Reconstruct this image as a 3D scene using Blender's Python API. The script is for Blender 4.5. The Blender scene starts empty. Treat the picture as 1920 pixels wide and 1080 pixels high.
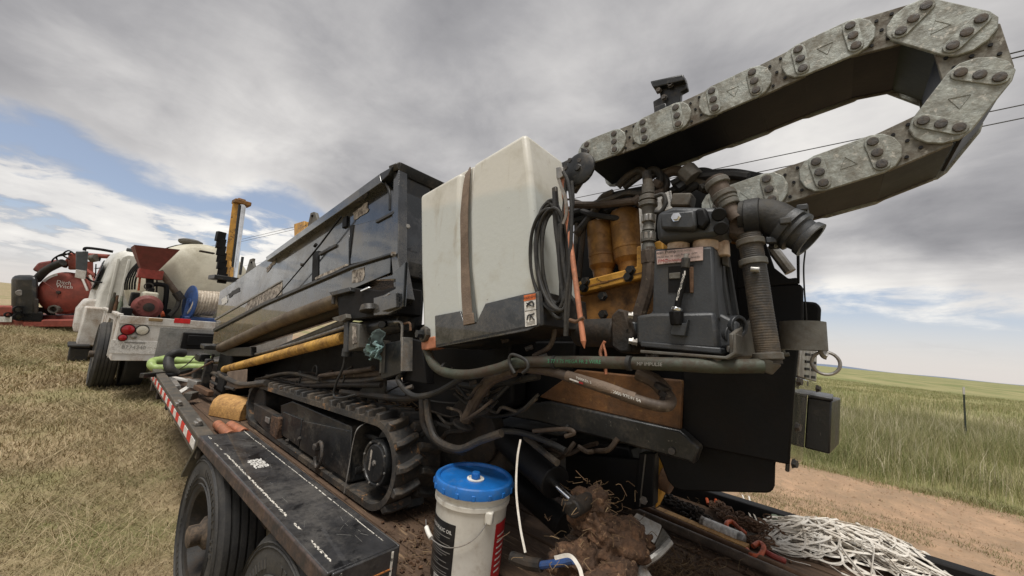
import bpy, math, random
import numpy as np
from mathutils import Vector, Matrix
random.seed(7); rng = np.random.default_rng(7)
SC = bpy.context.scene; COL = SC.collection
# ------------------------------------------------------------------ camera
FPX, EYE = 710.0, 1.72                       # focal length in photo pixels (1920 wide), eye height in metres
RM = np.array([[0.64096, 0.15700, 0.75136], [-0.76154, 0.00700, 0.64808], [0.09649, -0.98757, 0.12405]])
u_, s_, v_ = np.linalg.svd(RM); RM = u_ @ v_
CAM = np.array([0, 0, EYE])
cd = bpy.data.cameras.new('camera'); cam = bpy.data.objects.new('camera', cd); COL.objects.link(cam)
cd.sensor_width = 36; cd.lens = FPX / 1920 * 36; cd.clip_end = 20000; cd.clip_start = 0.02
mw = np.eye(4); mw[:3, 0] = RM[:, 0]; mw[:3, 1] = -RM[:, 1]; mw[:3, 2] = -RM[:, 2]; mw[:3, 3] = CAM
cam.matrix_world = Matrix(mw.tolist()); SC.camera = cam
def ray(px, py): return RM @ np.array([(px - 960) / FPX, (py - 540) / FPX, 1.0])
def PX(px, py, x): v = ray(px, py); return CAM + v * (x / v[0])          # point of the photo that lies in the plane x
def PY(px, py, y): v = ray(px, py); return CAM + v * (y / v[1])
def PZ(px, py, z): v = ray(px, py); return CAM + v * ((z - EYE) / v[2])
# ------------------------------------------------------------------ world
SUN_EL, SUN_AZ = math.radians(70), math.radians(200)    # direction towards the sun, azimuth counted from +X to +Y
W = bpy.data.worlds.new('World'); SC.world = W; W.use_nodes = True
wt = W.node_tree; wt.nodes.clear()
class NT:
    def __init__(s, t): s.t = t
    def n(s, typ, ins=None, **kw):
        nd = s.t.nodes.new(typ)
        for k, v in kw.items(): setattr(nd, k, v)
        for k, v in (ins or {}).items():
            sk = nd.inputs[k]
            if isinstance(v, bpy.types.NodeSocket): s.t.links.new(v, sk)
            elif isinstance(v, bpy.types.Node): s.t.links.new(v.outputs[0], sk)
            else: sk.default_value = v
        return nd
    def m(s, op, a, b=0.0, c=None):
        d = {0: a, 1: b}
        if c is not None: d[2] = c
        return s.n('ShaderNodeMath', d, operation=op).outputs[0]
    def ss(s, x, a, b, lo=0.0, hi=1.0):
        return s.n('ShaderNodeMapRange', {'Value': x, 'From Min': a, 'From Max': b, 'To Min': lo, 'To Max': hi}, interpolation_type='SMOOTHSTEP').outputs[0]
    def mix(s, f, a, b, mode='MIX'):
        nd = s.n('ShaderNodeMix', data_type='RGBA', blend_type=mode)
        for i, v in ((0, f), (6, a), (7, b)):
            if isinstance(v, bpy.types.NodeSocket): s.t.links.new(v, nd.inputs[i])
            else: nd.inputs[i].default_value = v if i == 0 else (*v, 1)
        return nd.outputs[2]
    def noise(s, vec, scale, detail=4, rough=.55, dist=0.0):
        return s.n('ShaderNodeTexNoise', {'Vector': vec, 'Scale': scale, 'Detail': detail, 'Roughness': rough, 'Distortion': dist}).outputs[0]
w = NT(wt)
tc = w.n('ShaderNodeTexCoord'); D = tc.outputs['Generated']
sep = w.n('ShaderNodeSeparateXYZ', {0: D}); dx, dy, dz = sep.outputs
el = w.m('ARCSINE', dz)
az = w.m('ARCTAN2', dy, dx)
den = w.m('ADD', w.m('MAXIMUM', dz, 0.0), 0.16)
cv = w.n('ShaderNodeCombineXYZ', {0: w.m('DIVIDE', dx, den), 1: w.m('DIVIDE', dy, den), 2: 0.0}).outputs[0]
sky = w.n('ShaderNodeTexSky', sky_type='NISHITA', sun_disc=False, sun_elevation=SUN_EL, sun_rotation=math.pi / 2 - SUN_AZ, air_density=1.0, dust_density=2.0, altitude=1500).outputs[0]
n1 = w.noise(cv, 0.75, 7, .56, .5)          # broad masses
n2 = w.noise(cv, 2.3, 8, .6, .3)            # billows
n3 = w.noise(w.n('ShaderNodeMapping', {'Vector': cv, 'Scale': (1.0, .45, 1), 'Location': (3.1, 1.7, 0), 'Rotation': (0, 0, .6)}).outputs[0], 1.25, 6, .55, .4)
R1 = math.pi / 180
def blob(px, py, rad):
    v = ray(px, py); v = v / np.linalg.norm(v)
    dt = w.n('ShaderNodeVectorMath', {0: D, 1: tuple(v)}, operation='DOT_PRODUCT').outputs['Value']
    return w.ss(dt, math.cos(rad * R1), 1.0)
def wsum(terms):
    acc = None
    for k, b in terms:
        t = w.m('MULTIPLY', b, k); acc = t if acc is None else w.m('ADD', acc, t)
    return acc
# cover: an overcast sheet whose lower edge slants down to the right, a blue gap under it, cream cumulus below the gap on the left
azd = w.m('MULTIPLY', az, 57.29578); eld = w.m('MULTIPLY', el, 57.29578)
azc = w.n('ShaderNodeClamp', {0: azd, 1: -20.0, 2: 100.0}).outputs[0]
eb = w.m('ADD', 5.4, w.m('MULTIPLY', w.m('ADD', azc, 8.0), .082))
rel = w.m('ADD', w.m('SUBTRACT', eld, eb), w.m('ADD', w.m('MULTIPLY', w.m('SUBTRACT', n1, .5), 5.0), w.m('MULTIPLY', w.m('SUBTRACT', n2, .5), 8.0)))
rel = w.m('SUBTRACT', rel, wsum([(1.2, blob(520, 385, 6)), (-1.5, blob(330, 300, 9))]))
sheet = w.ss(rel, .2, 3.4)
low = w.m('MULTIPLY', w.ss(rel, -.9, -2.6), w.ss(n2, .36, .50))
cream = w.m('MULTIPLY', low, w.ss(azd, 20.0, 50.0, .25, 1.0))
cream = w.m('MULTIPLY', cream, w.ss(eld, 1.0, 4.5, .15, .95))
cover = w.m('MAXIMUM', sheet, cream)
edge = w.m('MULTIPLY', w.ss(rel, .2, 2.0), w.ss(rel, 5.0, 2.2))
lum = w.m('ADD', .50, w.m('MULTIPLY', w.m('SUBTRACT', n3, .5), .60))
lum = w.m('ADD', lum, w.m('MULTIPLY', w.m('SUBTRACT', n2, .5), .46))
lum = w.m('ADD', lum, w.m('MULTIPLY', edge, .10))
lum = w.m('ADD', lum, w.m('MULTIPLY', w.m('MULTIPLY', cream, w.m('SUBTRACT', 1.0, sheet)), .34))
lum = w.m('ADD', lum, wsum([(.22, blob(1600, 240, 12)), (.12, blob(1400, 330, 12)), (-.16, blob(1830, 440, 12)), (-.12, blob(100, 20, 18)), (.16, blob(420, 240, 14)), (.12, blob(160, 150, 6)),
                           (.30, blob(1640, 548, 7)), (.28, blob(1860, 556, 6)), (-.06, blob(1250, 60, 14)), (-.07, blob(900, 120, 14))]))
lum = w.n('ShaderNodeClamp', {0: lum, 1: .25, 2: .98}).outputs[0]
ccol = w.n('ShaderNodeValToRGB', {0: lum}); cr = ccol.color_ramp
for i, (p, c) in enumerate(((.15, (.165, .165, .180)), (.42, (.34, .335, .345)), (.68, (.60, .585, .575)), (1.0, (.95, .92, .86)))):
    e = cr.elements[i] if i < 2 else cr.elements.new(p); e.position = p; e.color = (*c, 1)
skyc = w.mix(.36, w.mix(1.0, sky, (.105, .100, .100), 'MULTIPLY'), (.46, .50, .57))
hz = w.ss(el, 0.0, 9 * R1, .85, 0.0)
skyc = w.mix(hz, skyc, (.66, .61, .575))
fin = w.mix(cover, skyc, ccol.outputs[0])
bg = w.n('ShaderNodeBackground', {'Color': fin, 'Strength': 1.0})
w.n('ShaderNodeOutputWorld', {'Surface': bg.outputs[0]})
sl = bpy.data.lights.new('sun', 'SUN'); sl.energy = 2.7; sl.angle = math.radians(22); sl.color = (1, .965, .91)
so = bpy.data.objects.new('sun', sl); COL.objects.link(so)
sd = Vector((math.cos(SUN_EL) * math.cos(SUN_AZ), math.cos(SUN_EL) * math.sin(SUN_AZ), math.sin(SUN_EL)))
so.rotation_euler = sd.to_track_quat('Z', 'Y').to_euler(); so.location = (0, 0, 30)
vs = SC.view_settings; vs.view_transform = 'Standard'; vs.look = 'None'; vs.exposure = 0.26; vs.gamma = 1; vs.use_curve_mapping = False
# ------------------------------------------------------------------ materials
MATS = {}
def mat(name, col, rough=.5, metal=0.0, dirt=None, amt=.4, scale=5.0, soft=.12, var=.2, bump=.15, bs=60.0, island=None, patch=None, stretch=None, dirt2=None, amt2=.3, scale2=25.0, spec=.5, coat=0.0):
    m = bpy.data.materials.new(name); m.use_nodes = True; t = NT(m.node_tree); m.node_tree.nodes.clear()
    tc = t.n('ShaderNodeTexCoord'); oi = t.n('ShaderNodeObjectInfo')
    off = t.n('ShaderNodeVectorMath', {0: tc.outputs['Object'], 1: t.n('ShaderNodeCombineXYZ', {0: t.m('MULTIPLY', oi.outputs['Random'], 37.0), 1: t.m('MULTIPLY', oi.outputs['Random'], 91.0), 2: 0.0})}, operation='ADD').outputs[0]
    if stretch: off = t.n('ShaderNodeMapping', {'Vector': off, 'Scale': stretch}).outputs[0]
    fine = t.noise(off, bs, 5, .6)
    mid = t.noise(off, scale * 2.1, 6, .62)
    c = t.mix(t.ss(mid, .3, .7), tuple(x * (1 - var) for x in col), tuple(min(1, x * (1 + var)) for x in col))
    rg = t.m('ADD', rough, t.m('MULTIPLY', t.m('SUBTRACT', mid, .5), .25))
    mt = metal
    if dirt:
        th = 1 - amt
        d1 = t.ss(t.m('ADD', t.m('MULTIPLY', t.noise(off, scale, 8, .68, .2), .75), t.m('MULTIPLY', fine, .25)), .28 + .44 * th - soft, .28 + .44 * th + soft)
        c = t.mix(d1, c, dirt); rg = t.m('ADD', rg, t.m('MULTIPLY', d1, .85 - rough))
        if metal: mt = t.m('MULTIPLY', t.m('SUBTRACT', 1.0, d1), metal)
    if dirt2:
        th = 1 - amt2
        d2 = t.ss(t.noise(t.n('ShaderNodeMapping', {'Vector': off, 'Location': (5, 2, 9)}).outputs[0], scale2, 7, .7, .6), .28 + .44 * th - .04, .28 + .44 * th + .04)
        c = t.mix(d2, c, dirt2)
    if island:
        g = t.n('ShaderNodeNewGeometry'); r_ = g.outputs['Random Per Island']
        rp = t.n('ShaderNodeValToRGB', {0: r_}); k = len(island)
        for i, cc in enumerate(island):
            e = rp.color_ramp.elements[i] if i < 2 else rp.color_ramp.elements.new(i / (k - 1)); e.position = i / (k - 1); e.color = (*cc, 1)
        c = t.mix(.85, c, rp.outputs[0])
    if patch:
        for (pc, ps, lo, hi, am) in patch: c = t.mix(t.ss(t.noise(tc.outputs['Object'], ps, 5, .6, .4), lo, hi, 0, am), c, pc)
    b = t.n('ShaderNodeBsdfPrincipled', {'Base Color': c, 'Roughness': t.n('ShaderNodeClamp', {0: rg, 1: .05, 2: 1.0}).outputs[0], 'Metallic': mt, 'Specular IOR Level': spec, 'Coat Weight': coat})
    if bump:
        bp = t.n('ShaderNodeBump', {'Strength': bump, 'Distance': .01, 'Height': t.m('ADD', fine, t.m('MULTIPLY', mid, .8))}); m.node_tree.links.new(bp.outputs[0], b.inputs['Normal'])
    o = t.n('ShaderNodeOutputMaterial', {'Surface': b.outputs[0]})
    MATS[name] = m; return m
DUST = (.16, .125, .085); MUD = (.085, .052, .03); RUST = (.14, .06, .028)
mat('black', (.013, .014, .015), .36, 0, (.11, .09, .065), .26, 4, .14, .25, .08, 70, dirt2=(.2, .18, .15), amt2=.12, scale2=40)
mat('cover', (.024, .027, .031), .16, .45, (.15, .13, .10), .30, 2.6, .18, .5, .04, 90, dirt2=(.010, .013, .015), amt2=.36, scale2=3.5, coat=.9)
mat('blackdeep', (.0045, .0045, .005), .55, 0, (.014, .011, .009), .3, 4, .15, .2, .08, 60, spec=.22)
mat('grime', (.011, .010, .009), .65, 0, (.06, .04, .025), .42, 5, .15, .3, .4, 45)
mat('pump', (.034, .037, .041), .46, 0, (.075, .068, .058), .28, 5, .14, .2, .12, 120)
mat('rubber', (.017, .0165, .016), .62, 0, (.075, .065, .05), .28, 4, .15, .2, .2, 70)
mat('tyre', (.022, .022, .023), .7, 0, (.09, .082, .07), .34, 3, .2, .2, .15, 90)
mat('track', (.028, .027, .026), .58, 0, (.11, .085, .06), .38, 6, .12, .25, .25, 60, dirt2=(.24, .13, .06), amt2=.22, scale2=9)
mat('hose', (.028, .026, .024), .55, 0, (.12, .09, .06), .40, 7, .15, .2, .15, 80)
mat('hosebrown', (.085, .06, .042), .6, 0, (.05, .035, .025), .4, 9, .12, .3, .15, 80, dirt2=(.20, .16, .11), amt2=.2, scale2=20)
mat('hosegreen', (.05, .06, .042), .55, 0, (.055, .036, .024), .52, 7, .12, .25, .15, 80)
mat('yellow', (.52, .265, .04), .48, 0, (.16, .08, .03), .30, 5, .12, .25, .15, 60, dirt2=(.05, .03, .018), amt2=.25, scale2=14)
mat('yellowdirty', (.29, .135, .032), .62, 0, (.055, .034, .02), .46, 4, .14, .3, .25, 50, dirt2=(.28, .15, .05), amt2=.2, scale2=18)
mat('filter', (.36, .18, .04), .40, 0, (.12, .055, .02), .42, 7, .16, .3, .1, 50)
mat('spring', (.60, .34, .07), .55, 0, (.20, .10, .03), .40, 8, .14, .25, .1, 60)
mat('plate', (.32, .335, .305), .52, .35, (.165, .15, .12), .42, 16, .16, .25, .25, 90, dirt2=(.46, .44, .39), amt2=.26, scale2=55)
mat('plateinner', (.19, .18, .15), .6, .3, (.09, .07, .05), .45, 18, .12, .3, .2, 70, dirt2=(.33, .31, .27), amt2=.22, scale2=30)
mat('chainpanel', (.005, .006, .010), .5, 0, None, bump=.05, spec=.3)
mat('chaincross', (.009, .010, .014), .5, 0, None, bump=.05, spec=.3)
mat('bolt', (.07, .066, .062), .5, .5, (.10, .078, .06), .45, 30, .12, .3, .2, 120)
mat('steel', (.34, .33, .31), .42, .8, (.16, .12, .085), .36, 8, .14, .25, .15, 70)
mat('chrome', (.75, .75, .74), .12, 1.0, None, bump=0)
mat('castgrey', (.13, .125, .11), .6, .3, (.085, .065, .045), .42, 7, .14, .25, .2, 60)
mat('rusty', (.16, .085, .045), .75, .1, (.085, .05, .03), .45, 9, .14, .3, .3, 60)
mat('copper', (.50, .20, .11), .45, .3, (.25, .12, .07), .35, 12)
mat('gusset', (.14, .06, .018), .6, 0, (.06, .032, .016), .46, 5, .14, .3, .25, 50, dirt2=(.20, .10, .03), amt2=.2, scale2=18)
mat('cream', (.62, .48, .36), .45, 0, (.32, .18, .11), .30, 12, .14)
mat('strap', (.20, .145, .105), .8, 0, (.12, .085, .06), .4, 8, .14, .2, .3, 160)
mat('whitepaint', (.66, .64, .60), .42, 0, (.34, .26, .19), .36, 3, .14, .08, .05, 60)
mat('cabwhite', (.62, .61, .56), .38, 0, (.30, .27, .22), .26, 2.5, .16, .08, .03, 50)
mat('poly', (.60, .57, .46), .5, 0, (.34, .30, .21), .30, 2, .2, .08, .05, 40)
mat('redpaint', (.29, .06, .04), .55, 0, (.16, .05, .035), .38, 3, .16, .2, .08, 50)
mat('hopper', (.19, .045, .038), .55, 0, (.14, .045, .035), .40, 5, .16, .2, .1, 50)
mat('redplastic', (.32, .05, .035), .5, 0, (.2, .06, .04), .3, 12)
mat('orangepaint', (.55, .10, .03), .42, 0, (.15, .06, .035), .34, 16, .1)
mat('blueplastic', (.012, .14, .46), .34, 0, (.05, .12, .25), .28, 9, .14, .12, .04, 60, dirt2=(.02, .03, .05), amt2=.14, scale2=12)
mat('bluepaint', (.03, .075, .22), .45, 0, (.06, .07, .10), .3, 9)
mat('pail', (.66, .63, .56), .38, 0, (.38, .31, .23), .30, 6, .14, .06, .03, 50)
mat('pailwhite', (.72, .70, .64), .4, 0, (.42, .36, .28), .25, 9)
mat('labelblack', (.012, .012, .013), .35, 0, None, bump=.02)
mat('labelred', (.42, .015, .02), .35, 0, None, bump=.02)
mat('labelwhite', (.68, .66, .62), .45, 0, (.35, .31, .26), .3, 30, bump=.02)
mat('labelorange', (.62, .14, .03), .45, 0, (.3, .12, .06), .25, 40, bump=.02)
mat('platepink', (.56, .42, .38), .4, .1, (.34, .25, .21), .35, 25, bump=.03)
mat('worn', (.42, .37, .31), .7, 0, (.12, .10, .085), .5, 22, .08, .2, .2, 90)
mat('ink', (.03, .03, .03), .6, bump=0); mat('inkred', (.35, .02, .02), .6, bump=0); mat('inkgrey', (.25, .24, .22), .6, bump=0)
mat('inkgreen', (.05, .26, .13), .7, bump=0)
mat('inkwhite', (.75, .73, .68), .6, 0, (.3, .28, .25), .35, 40, bump=0); mat('inkorange', (.60, .22, .06), .6, 0, (.1, .05, .03), .35, 60, bump=0)
mat('chalk', (.70, .66, .58), .8, 0, (.05, .045, .04), .42, 45, .04, bump=0)
mat('fender', (.032, .032, .034), .30, 0, (.085, .078, .07), .38, 3.5, .14, .3, .12, 60, dirt2=(.008, .008, .009), amt2=.28, scale2=6, coat=.35)
mat('fenderlip', (.085, .055, .045), .5, 0, (.03, .025, .022), .5, 12, .14, .3, .2, 60)
mat('rail', (.075, .07, .06), .55, .2, (.14, .11, .08), .42, 7, .14, .25, .15, 70)
mat('wood', (.115, .07, .042), .85, 0, (.075, .045, .028), .46, 5, .16, .3, .5, 30, stretch=(6, .6, 6), dirt2=(.25, .165, .095), amt2=.22, scale2=9)
mat('log', (.52, .29, .095), .7, 0, (.26, .13, .05), .38, 8, .14, .25, .3, 40, stretch=(1, 4, 4))
mat('mud', (.13, .068, .036), .95, 0, (.055, .030, .017), .52, 14, .12, .4, 1.0, 45, dirt2=(.24, .145, .08), amt2=.25, scale2=30)
mat('straw', (.20, .13, .06), .85, island=((.04, .022, .012), (.09, .05, .026), (.15, .09, .045), (.24, .17, .09)), bump=0)
mat('lensred', (.35, .008, .015), .2, bump=0, coat=.5); mat('lenswhite', (.62, .58, .48), .25, bump=0, coat=.5); mat('lensamber', (.30, .20, .10), .3, bump=0)
mat('tapered', (.62, .02, .02), .35, bump=0); mat('tapewhite', (.75, .73, .70), .35, 0, (.5, .45, .4), .3, 20, bump=0)
mat('glass', (.04, .05, .055), .08, 0, bump=0)
mat('mirror', (.06, .065, .07), .4)
mat('greenhose', (.30, .40, .13), .45, 0, (.24, .30, .10), .35, 8, bump=.1, bs=40)
mat('ropehose', (.52, .45, .36), .7, 0, (.30, .24, .18), .4, 9)
mat('webbing', (.74, .70, .63), .75, 0, (.46, .38, .29), .34, 9, .16, .08, .2, 160)
mat('diamond', (.40, .40, .39), .32, .85, (.28, .26, .23), .4, 5, .16, .15, .0)
mat('rag', (.22, .34, .33), .85, 0, (.08, .10, .10), .38, 16, .1)
mat('ragdark', (.06, .085, .08), .85, 0, (.02, .025, .025), .4, 16, .1)
mat('bottle', (.16, .20, .14), .35, 0, (.28, .27, .22), .35, 10); mat('greencap', (.03, .25, .06), .4, bump=0)
mat('tpost', (.03, .05, .035), .6, 0, (.09, .05, .03), .35, 20); mat('wire', (.05, .05, .055), .6, bump=0)
mat('sand', (.41, .265, .165), .95, 0, (.26, .18, .11), .46, 1.6, .2, .2, 1.0, 30, dirt2=(.30, .21, .13), amt2=.3, scale2=16)
mat('hub', (.05, .04, .032), .7, .2, (.17, .12, .08), .45, 12)
mat('ridge', (.16, .20, .27), .9, bump=0)  # distance haze painted into the hills as a blue base colour
mat('linen', (.34, .30, .22), .9)
# ------------------------------------------------------------------ mesh helpers
V3 = lambda p: np.array(p, float)
def unit(v): v = V3(v); return v / (np.linalg.norm(v) + 1e-12)
def basis(ax):
    ax = unit(ax); h = V3((0, 0, 1)) if abs(ax[2]) < .9 else V3((0, 1, 0))
    a = unit(np.cross(h, ax)); return a, np.cross(ax, a)
def smooth(pts, n=8):
    p = [V3(q) for q in pts]
    if len(p) < 3: return p
    p = [2 * p[0] - p[1]] + p + [2 * p[-1] - p[-2]]; out = []
    for i in range(1, len(p) - 2):
        a, b, c, d = p[i - 1:i + 3]
        for k in range(n):
            t = k / n; out.append(.5 * ((2 * b) + (c - a) * t + (2 * a - 5 * b + 4 * c - d) * t * t + (3 * b - a - 3 * c + d) * t ** 3))
    out.append(p[-2]); return out
class MB:
    def __init__(s): s.v = []; s.f = []
    def add(s, vs, fs):
        o = len(s.v); s.v += [tuple(map(float, q)) for q in vs]; s.f += [tuple(i + o for i in f) for f in fs]; return s
    def prism(s, poly, ext):
        n = len(poly); e = V3(ext); a = [V3(p) for p in poly]; nr = np.zeros(3)
        for i in range(n): nr += np.cross(a[i], a[(i + 1) % n])
        if np.dot(nr, e) > 0: a = a[::-1]
        s.add(a + [p + e for p in a], [tuple(range(n)), tuple(range(2 * n - 1, n - 1, -1))] + [((i + 1) % n, i, i + n, (i + 1) % n + n) for i in range(n)]); return s
    def box(s, c, sz, rx=0, ry=0, rz=0):
        c = V3(c); h = V3(sz) / 2; M_ = np.array((Matrix.Rotation(rz, 3, 'Z') @ Matrix.Rotation(ry, 3, 'Y') @ Matrix.Rotation(rx, 3, 'X')))
        vs = [c + M_ @ (h * V3(q)) for q in ((-1, -1, -1), (1, -1, -1), (1, 1, -1), (-1, 1, -1), (-1, -1, 1), (1, -1, 1), (1, 1, 1), (-1, 1, 1))]
        return s.add(vs, [(0, 3, 2, 1), (4, 5, 6, 7), (0, 1, 5, 4), (1, 2, 6, 5), (2, 3, 7, 6), (3, 0, 4, 7)])
    def bb(s, x0, x1, y0, y1, z0, z1): return s.box(((x0 + x1) / 2, (y0 + y1) / 2, (z0 + z1) / 2), (abs(x1 - x0), abs(y1 - y0), abs(z1 - z0)))
    def lathe(s, prof, org, ax, seg=24, closed=False):
        a, b = basis(ax); ax = unit(ax); org = V3(org); n = len(prof); vs = []
        for i in range(seg):
            t = 2 * math.pi * i / seg; rd = a * math.cos(t) + b * math.sin(t)
            vs += [org + ax * h + rd * r for (r, h) in prof]
        fs = []
        for i in range(seg):
            j = (i + 1) % seg
            for k in range(n - 1): fs.append((i * n + k, j * n + k, j * n + k + 1, i * n + k + 1))
            if closed: fs.append((i * n + n - 1, j * n + n - 1, j * n, i * n))
        if not closed:
            fs.append(tuple(i * n for i in range(seg))[::-1]); fs.append(tuple(i * n + n - 1 for i in range(seg)))
        return s.add(vs, fs)
    def cyl(s, p0, p1, r, r1=None, seg=20):
        p0, p1 = V3(p0), V3(p1); L = np.linalg.norm(p1 - p0); return s.lathe([(r, 0), (r if r1 is None else r1, L)], p0, p1 - p0, seg)
    def tube(s, path, r, seg=10, sm=8, caps=True):
        pts = smooth(path, sm) if sm else [V3(p) for p in path]; n = len(pts); vs = []; fs = []; a = None
        for i, p in enumerate(pts):
            t = unit(pts[min(i + 1, n - 1)] - pts[max(i - 1, 0)])
            a = basis(t)[0] if a is None else unit(a - t * np.dot(a, t)); b = np.cross(t, a)
            rr = r(i / (n - 1)) if callable(r) else r
            vs += [p + (a * math.cos(q) + b * math.sin(q)) * rr for q in (2 * math.pi * k / seg for k in range(seg))]
        for i in range(n - 1):
            for k in range(seg):
                l = (k + 1) % seg; fs.append((i * seg + k, i * seg + l, (i + 1) * seg + l, (i + 1) * seg + k))
        if caps: fs += [tuple(range(seg))[::-1], tuple(range((n - 1) * seg, n * seg))]
        return s.add(vs, fs)
    def ribbon(s, path, wd, up, th=.0012, sm=6):
        pts = smooth(path, sm) if sm else [V3(p) for p in path]; n = len(pts); vs = []; fs = []
        for i, p in enumerate(pts):
            t = unit(pts[min(i + 1, n - 1)] - pts[max(i - 1, 0)]); u = V3(up(i / (n - 1)) if callable(up) else up)
            sd = unit(np.cross(t, u)); nn = np.cross(sd, t)
            vs += [p + sd * wd / 2 + nn * th, p - sd * wd / 2 + nn * th, p - sd * wd / 2 - nn * th, p + sd * wd / 2 - nn * th]
        for i in range(n - 1):
            for k in range(4): fs.append((i * 4 + k, i * 4 + (k + 1) % 4, i * 4 + 4 + (k + 1) % 4, i * 4 + 4 + k))
        return s.add(vs, fs + [(3, 2, 1, 0), tuple((n - 1) * 4 + k for k in range(4))])
    def build(s, name, m, parent=None, bevel=0.0, seg=2, ang=35, base=None, sm=True):
        vs = np.array(s.v); c = (vs.min(0) + vs.max(0)) / 2 if base is None else V3(base)
        me = bpy.data.meshes.new(name); me.from_pydata((vs - c).tolist(), [], s.f); me.update()
        if sm: me.polygons.foreach_set('use_smooth', [True] * len(me.polygons)); me.set_sharp_from_angle(angle=math.radians(ang))
        me.materials.append(MATS[m] if isinstance(m, str) else m)
        o = bpy.data.objects.new(name, me); COL.objects.link(o); o.location = c
        if parent: attach(o, parent)
        if bevel:
            b = o.modifiers.new('bevel', 'BEVEL'); b.width = bevel; b.segments = seg; b.limit_method = 'ANGLE'; b.angle_limit = math.radians(40)
        return o
LOC = {}
def wloc(o): return V3(o.location) if o.parent is None else V3(o.location) + wloc(o.parent)
def attach(o, p): o.location = Vector(V3(o.location) - wloc(p)); o.parent = p      # parents are never rotated: plain offsets
def empty(name, loc, label, cat, group=None):
    o = bpy.data.objects.new(name, None); COL.objects.link(o); o.location = loc; o.empty_display_size = .2
    return tag(o, label, cat, group)
def tag(o, label=None, cat=None, group=None, kind=None):
    for k, v in (('label', label), ('category', cat), ('group', group), ('kind', kind)):
        if v: o[k] = v
    return o
def copy_tree(o, parent=None, dl=(0, 0, 0)):
    c = o.copy(); COL.objects.link(c); c.parent = parent
    c.location = Vector(o.location) + Vector(dl)
    for ch in list(o.children): copy_tree(ch, c)
    return c
def copy_part(o, dl, parent=None):
    c = o.copy(); COL.objects.link(c); c.location = Vector(o.location) + Vector(dl)
    if parent: c.parent = parent
    return c
def px(pts, x): return [PX(p[0], p[1], p[2] if len(p) > 2 else x) for p in pts]
def plate(name, pts, x, t, m, parent, bevel=.004, **k): return MB().prism(px(pts, x), (t, 0, 0)).build(name, m, parent, bevel, **k)
def hose(name, pts, r, m, parent, x=1.3, seg=10, sm=8): return MB().tube(px(pts, x), r, seg, sm).build(name, m, parent)
def bolt(p, d, r, h, m, parent, name='bolt', hexa=True):
    return MB().lathe([(r * 1.35, 0), (r * 1.35, h * .25), (r, h * .26), (r, h), (r * .55, h)], p, d, 6 if hexa else 14).build(name, m, parent, sm=False)
def text(name, s, org, xd, yd, size, m, parent, lift=.002, align='CENTER'):
    cu = bpy.data.curves.new(name, 'FONT'); cu.body = s; cu.size = size; cu.align_x = align; cu.align_y = 'CENTER'; cu.resolution_u = 2
    to = bpy.data.objects.new('tmp', cu); COL.objects.link(to)
    dg = bpy.context.evaluated_depsgraph_get(); me = bpy.data.meshes.new_from_object(to.evaluated_get(dg))
    xd, yd = unit(xd), unit(yd); nd = unit(np.cross(xd, yd))
    v = np.array([list(q.co) for q in me.vertices]); v = v[:, :1] * xd + v[:, 1:2] * yd + nd * lift
    o = bpy.data.objects.new(name, me); me.vertices.foreach_set('co', v.ravel()); me.update(); me.name = name
    me.materials.clear(); me.materials.append(MATS[m]); COL.objects.link(o); o.location = org
    bpy.data.objects.remove(to); bpy.data.curves.remove(cu)
    if parent: attach(o, parent)
    return o
# ------------------------------------------------------------------ terrain
def gz(x, y):
    y = np.asarray(y, float); x = np.asarray(x, float)
    rise = .65 * (1 - np.exp(-np.maximum(y - 4.5, 0) / 10)) * (1 / (1 + np.exp((x - 30) / 8)))
    far = np.clip((y - 45) / 400, 0, 1) * 3.4 * (1 / (1 + np.exp((x - .4 * y - 10) / 20)))
    roll = .25 * np.sin(x * .021 + 1) * np.sin(y * .017) * np.clip((np.hypot(x, y) - 30) / 60, 0, 1)
    return rise + far + roll - .03
def gridmesh(name, xs, ys, zf, m):
    X, Y = np.meshgrid(xs, ys, indexing='ij'); Z = zf(X, Y); nx, ny = X.shape
    me = bpy.data.meshes.new(name); nv = nx * ny
    I = np.arange(nv).reshape(nx, ny); q = np.stack([I[:-1, :-1], I[1:, :-1], I[1:, 1:], I[:-1, 1:]], -1).reshape(-1)
    me.vertices.add(nv); me.vertices.foreach_set('co', np.stack([X, Y, Z], -1).reshape(-1).astype(np.float32))
    nf = len(q) // 4; me.loops.add(len(q)); me.loops.foreach_set('vertex_index', q.astype(np.int32))
    me.polygons.add(nf); me.polygons.foreach_set('loop_start', np.arange(0, nf * 4, 4, dtype=np.int32)); me.polygons.foreach_set('use_smooth', np.ones(nf, bool))
    me.update(calc_edges=True); me.materials.append(MATS[m]); o = bpy.data.objects.new(name, me); COL.objects.link(o); return o
def lines(near, step, far):
    a = list(np.arange(-near, near + 1e-6, step)); v = near; st = step
    while v < far: st *= 1.18; v += st; a += [v, -v]
    return np.array(sorted(a))
gm = bpy.data.materials.new('ground'); gm.use_nodes = True; t = NT(gm.node_tree); gm.node_tree.nodes.clear()
P_ = t.n('ShaderNodeTexCoord').outputs['Object']; sx = t.n('ShaderNodeSeparateXYZ', {0: P_})
big = t.noise(P_, .35, 6, .6); md = t.noise(P_, 3.2, 7, .65); fn = t.noise(P_, 28, 6, .7)
dry = t.mix(t.ss(md, .32, .68), (.25, .185, .10), (.44, .34, .205)); dry = t.mix(t.ss(big, .48, .62), dry, (.20, .20, .075)); dry = t.mix(t.ss(fn, .6, .8), dry, (.14, .10, .05))
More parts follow.
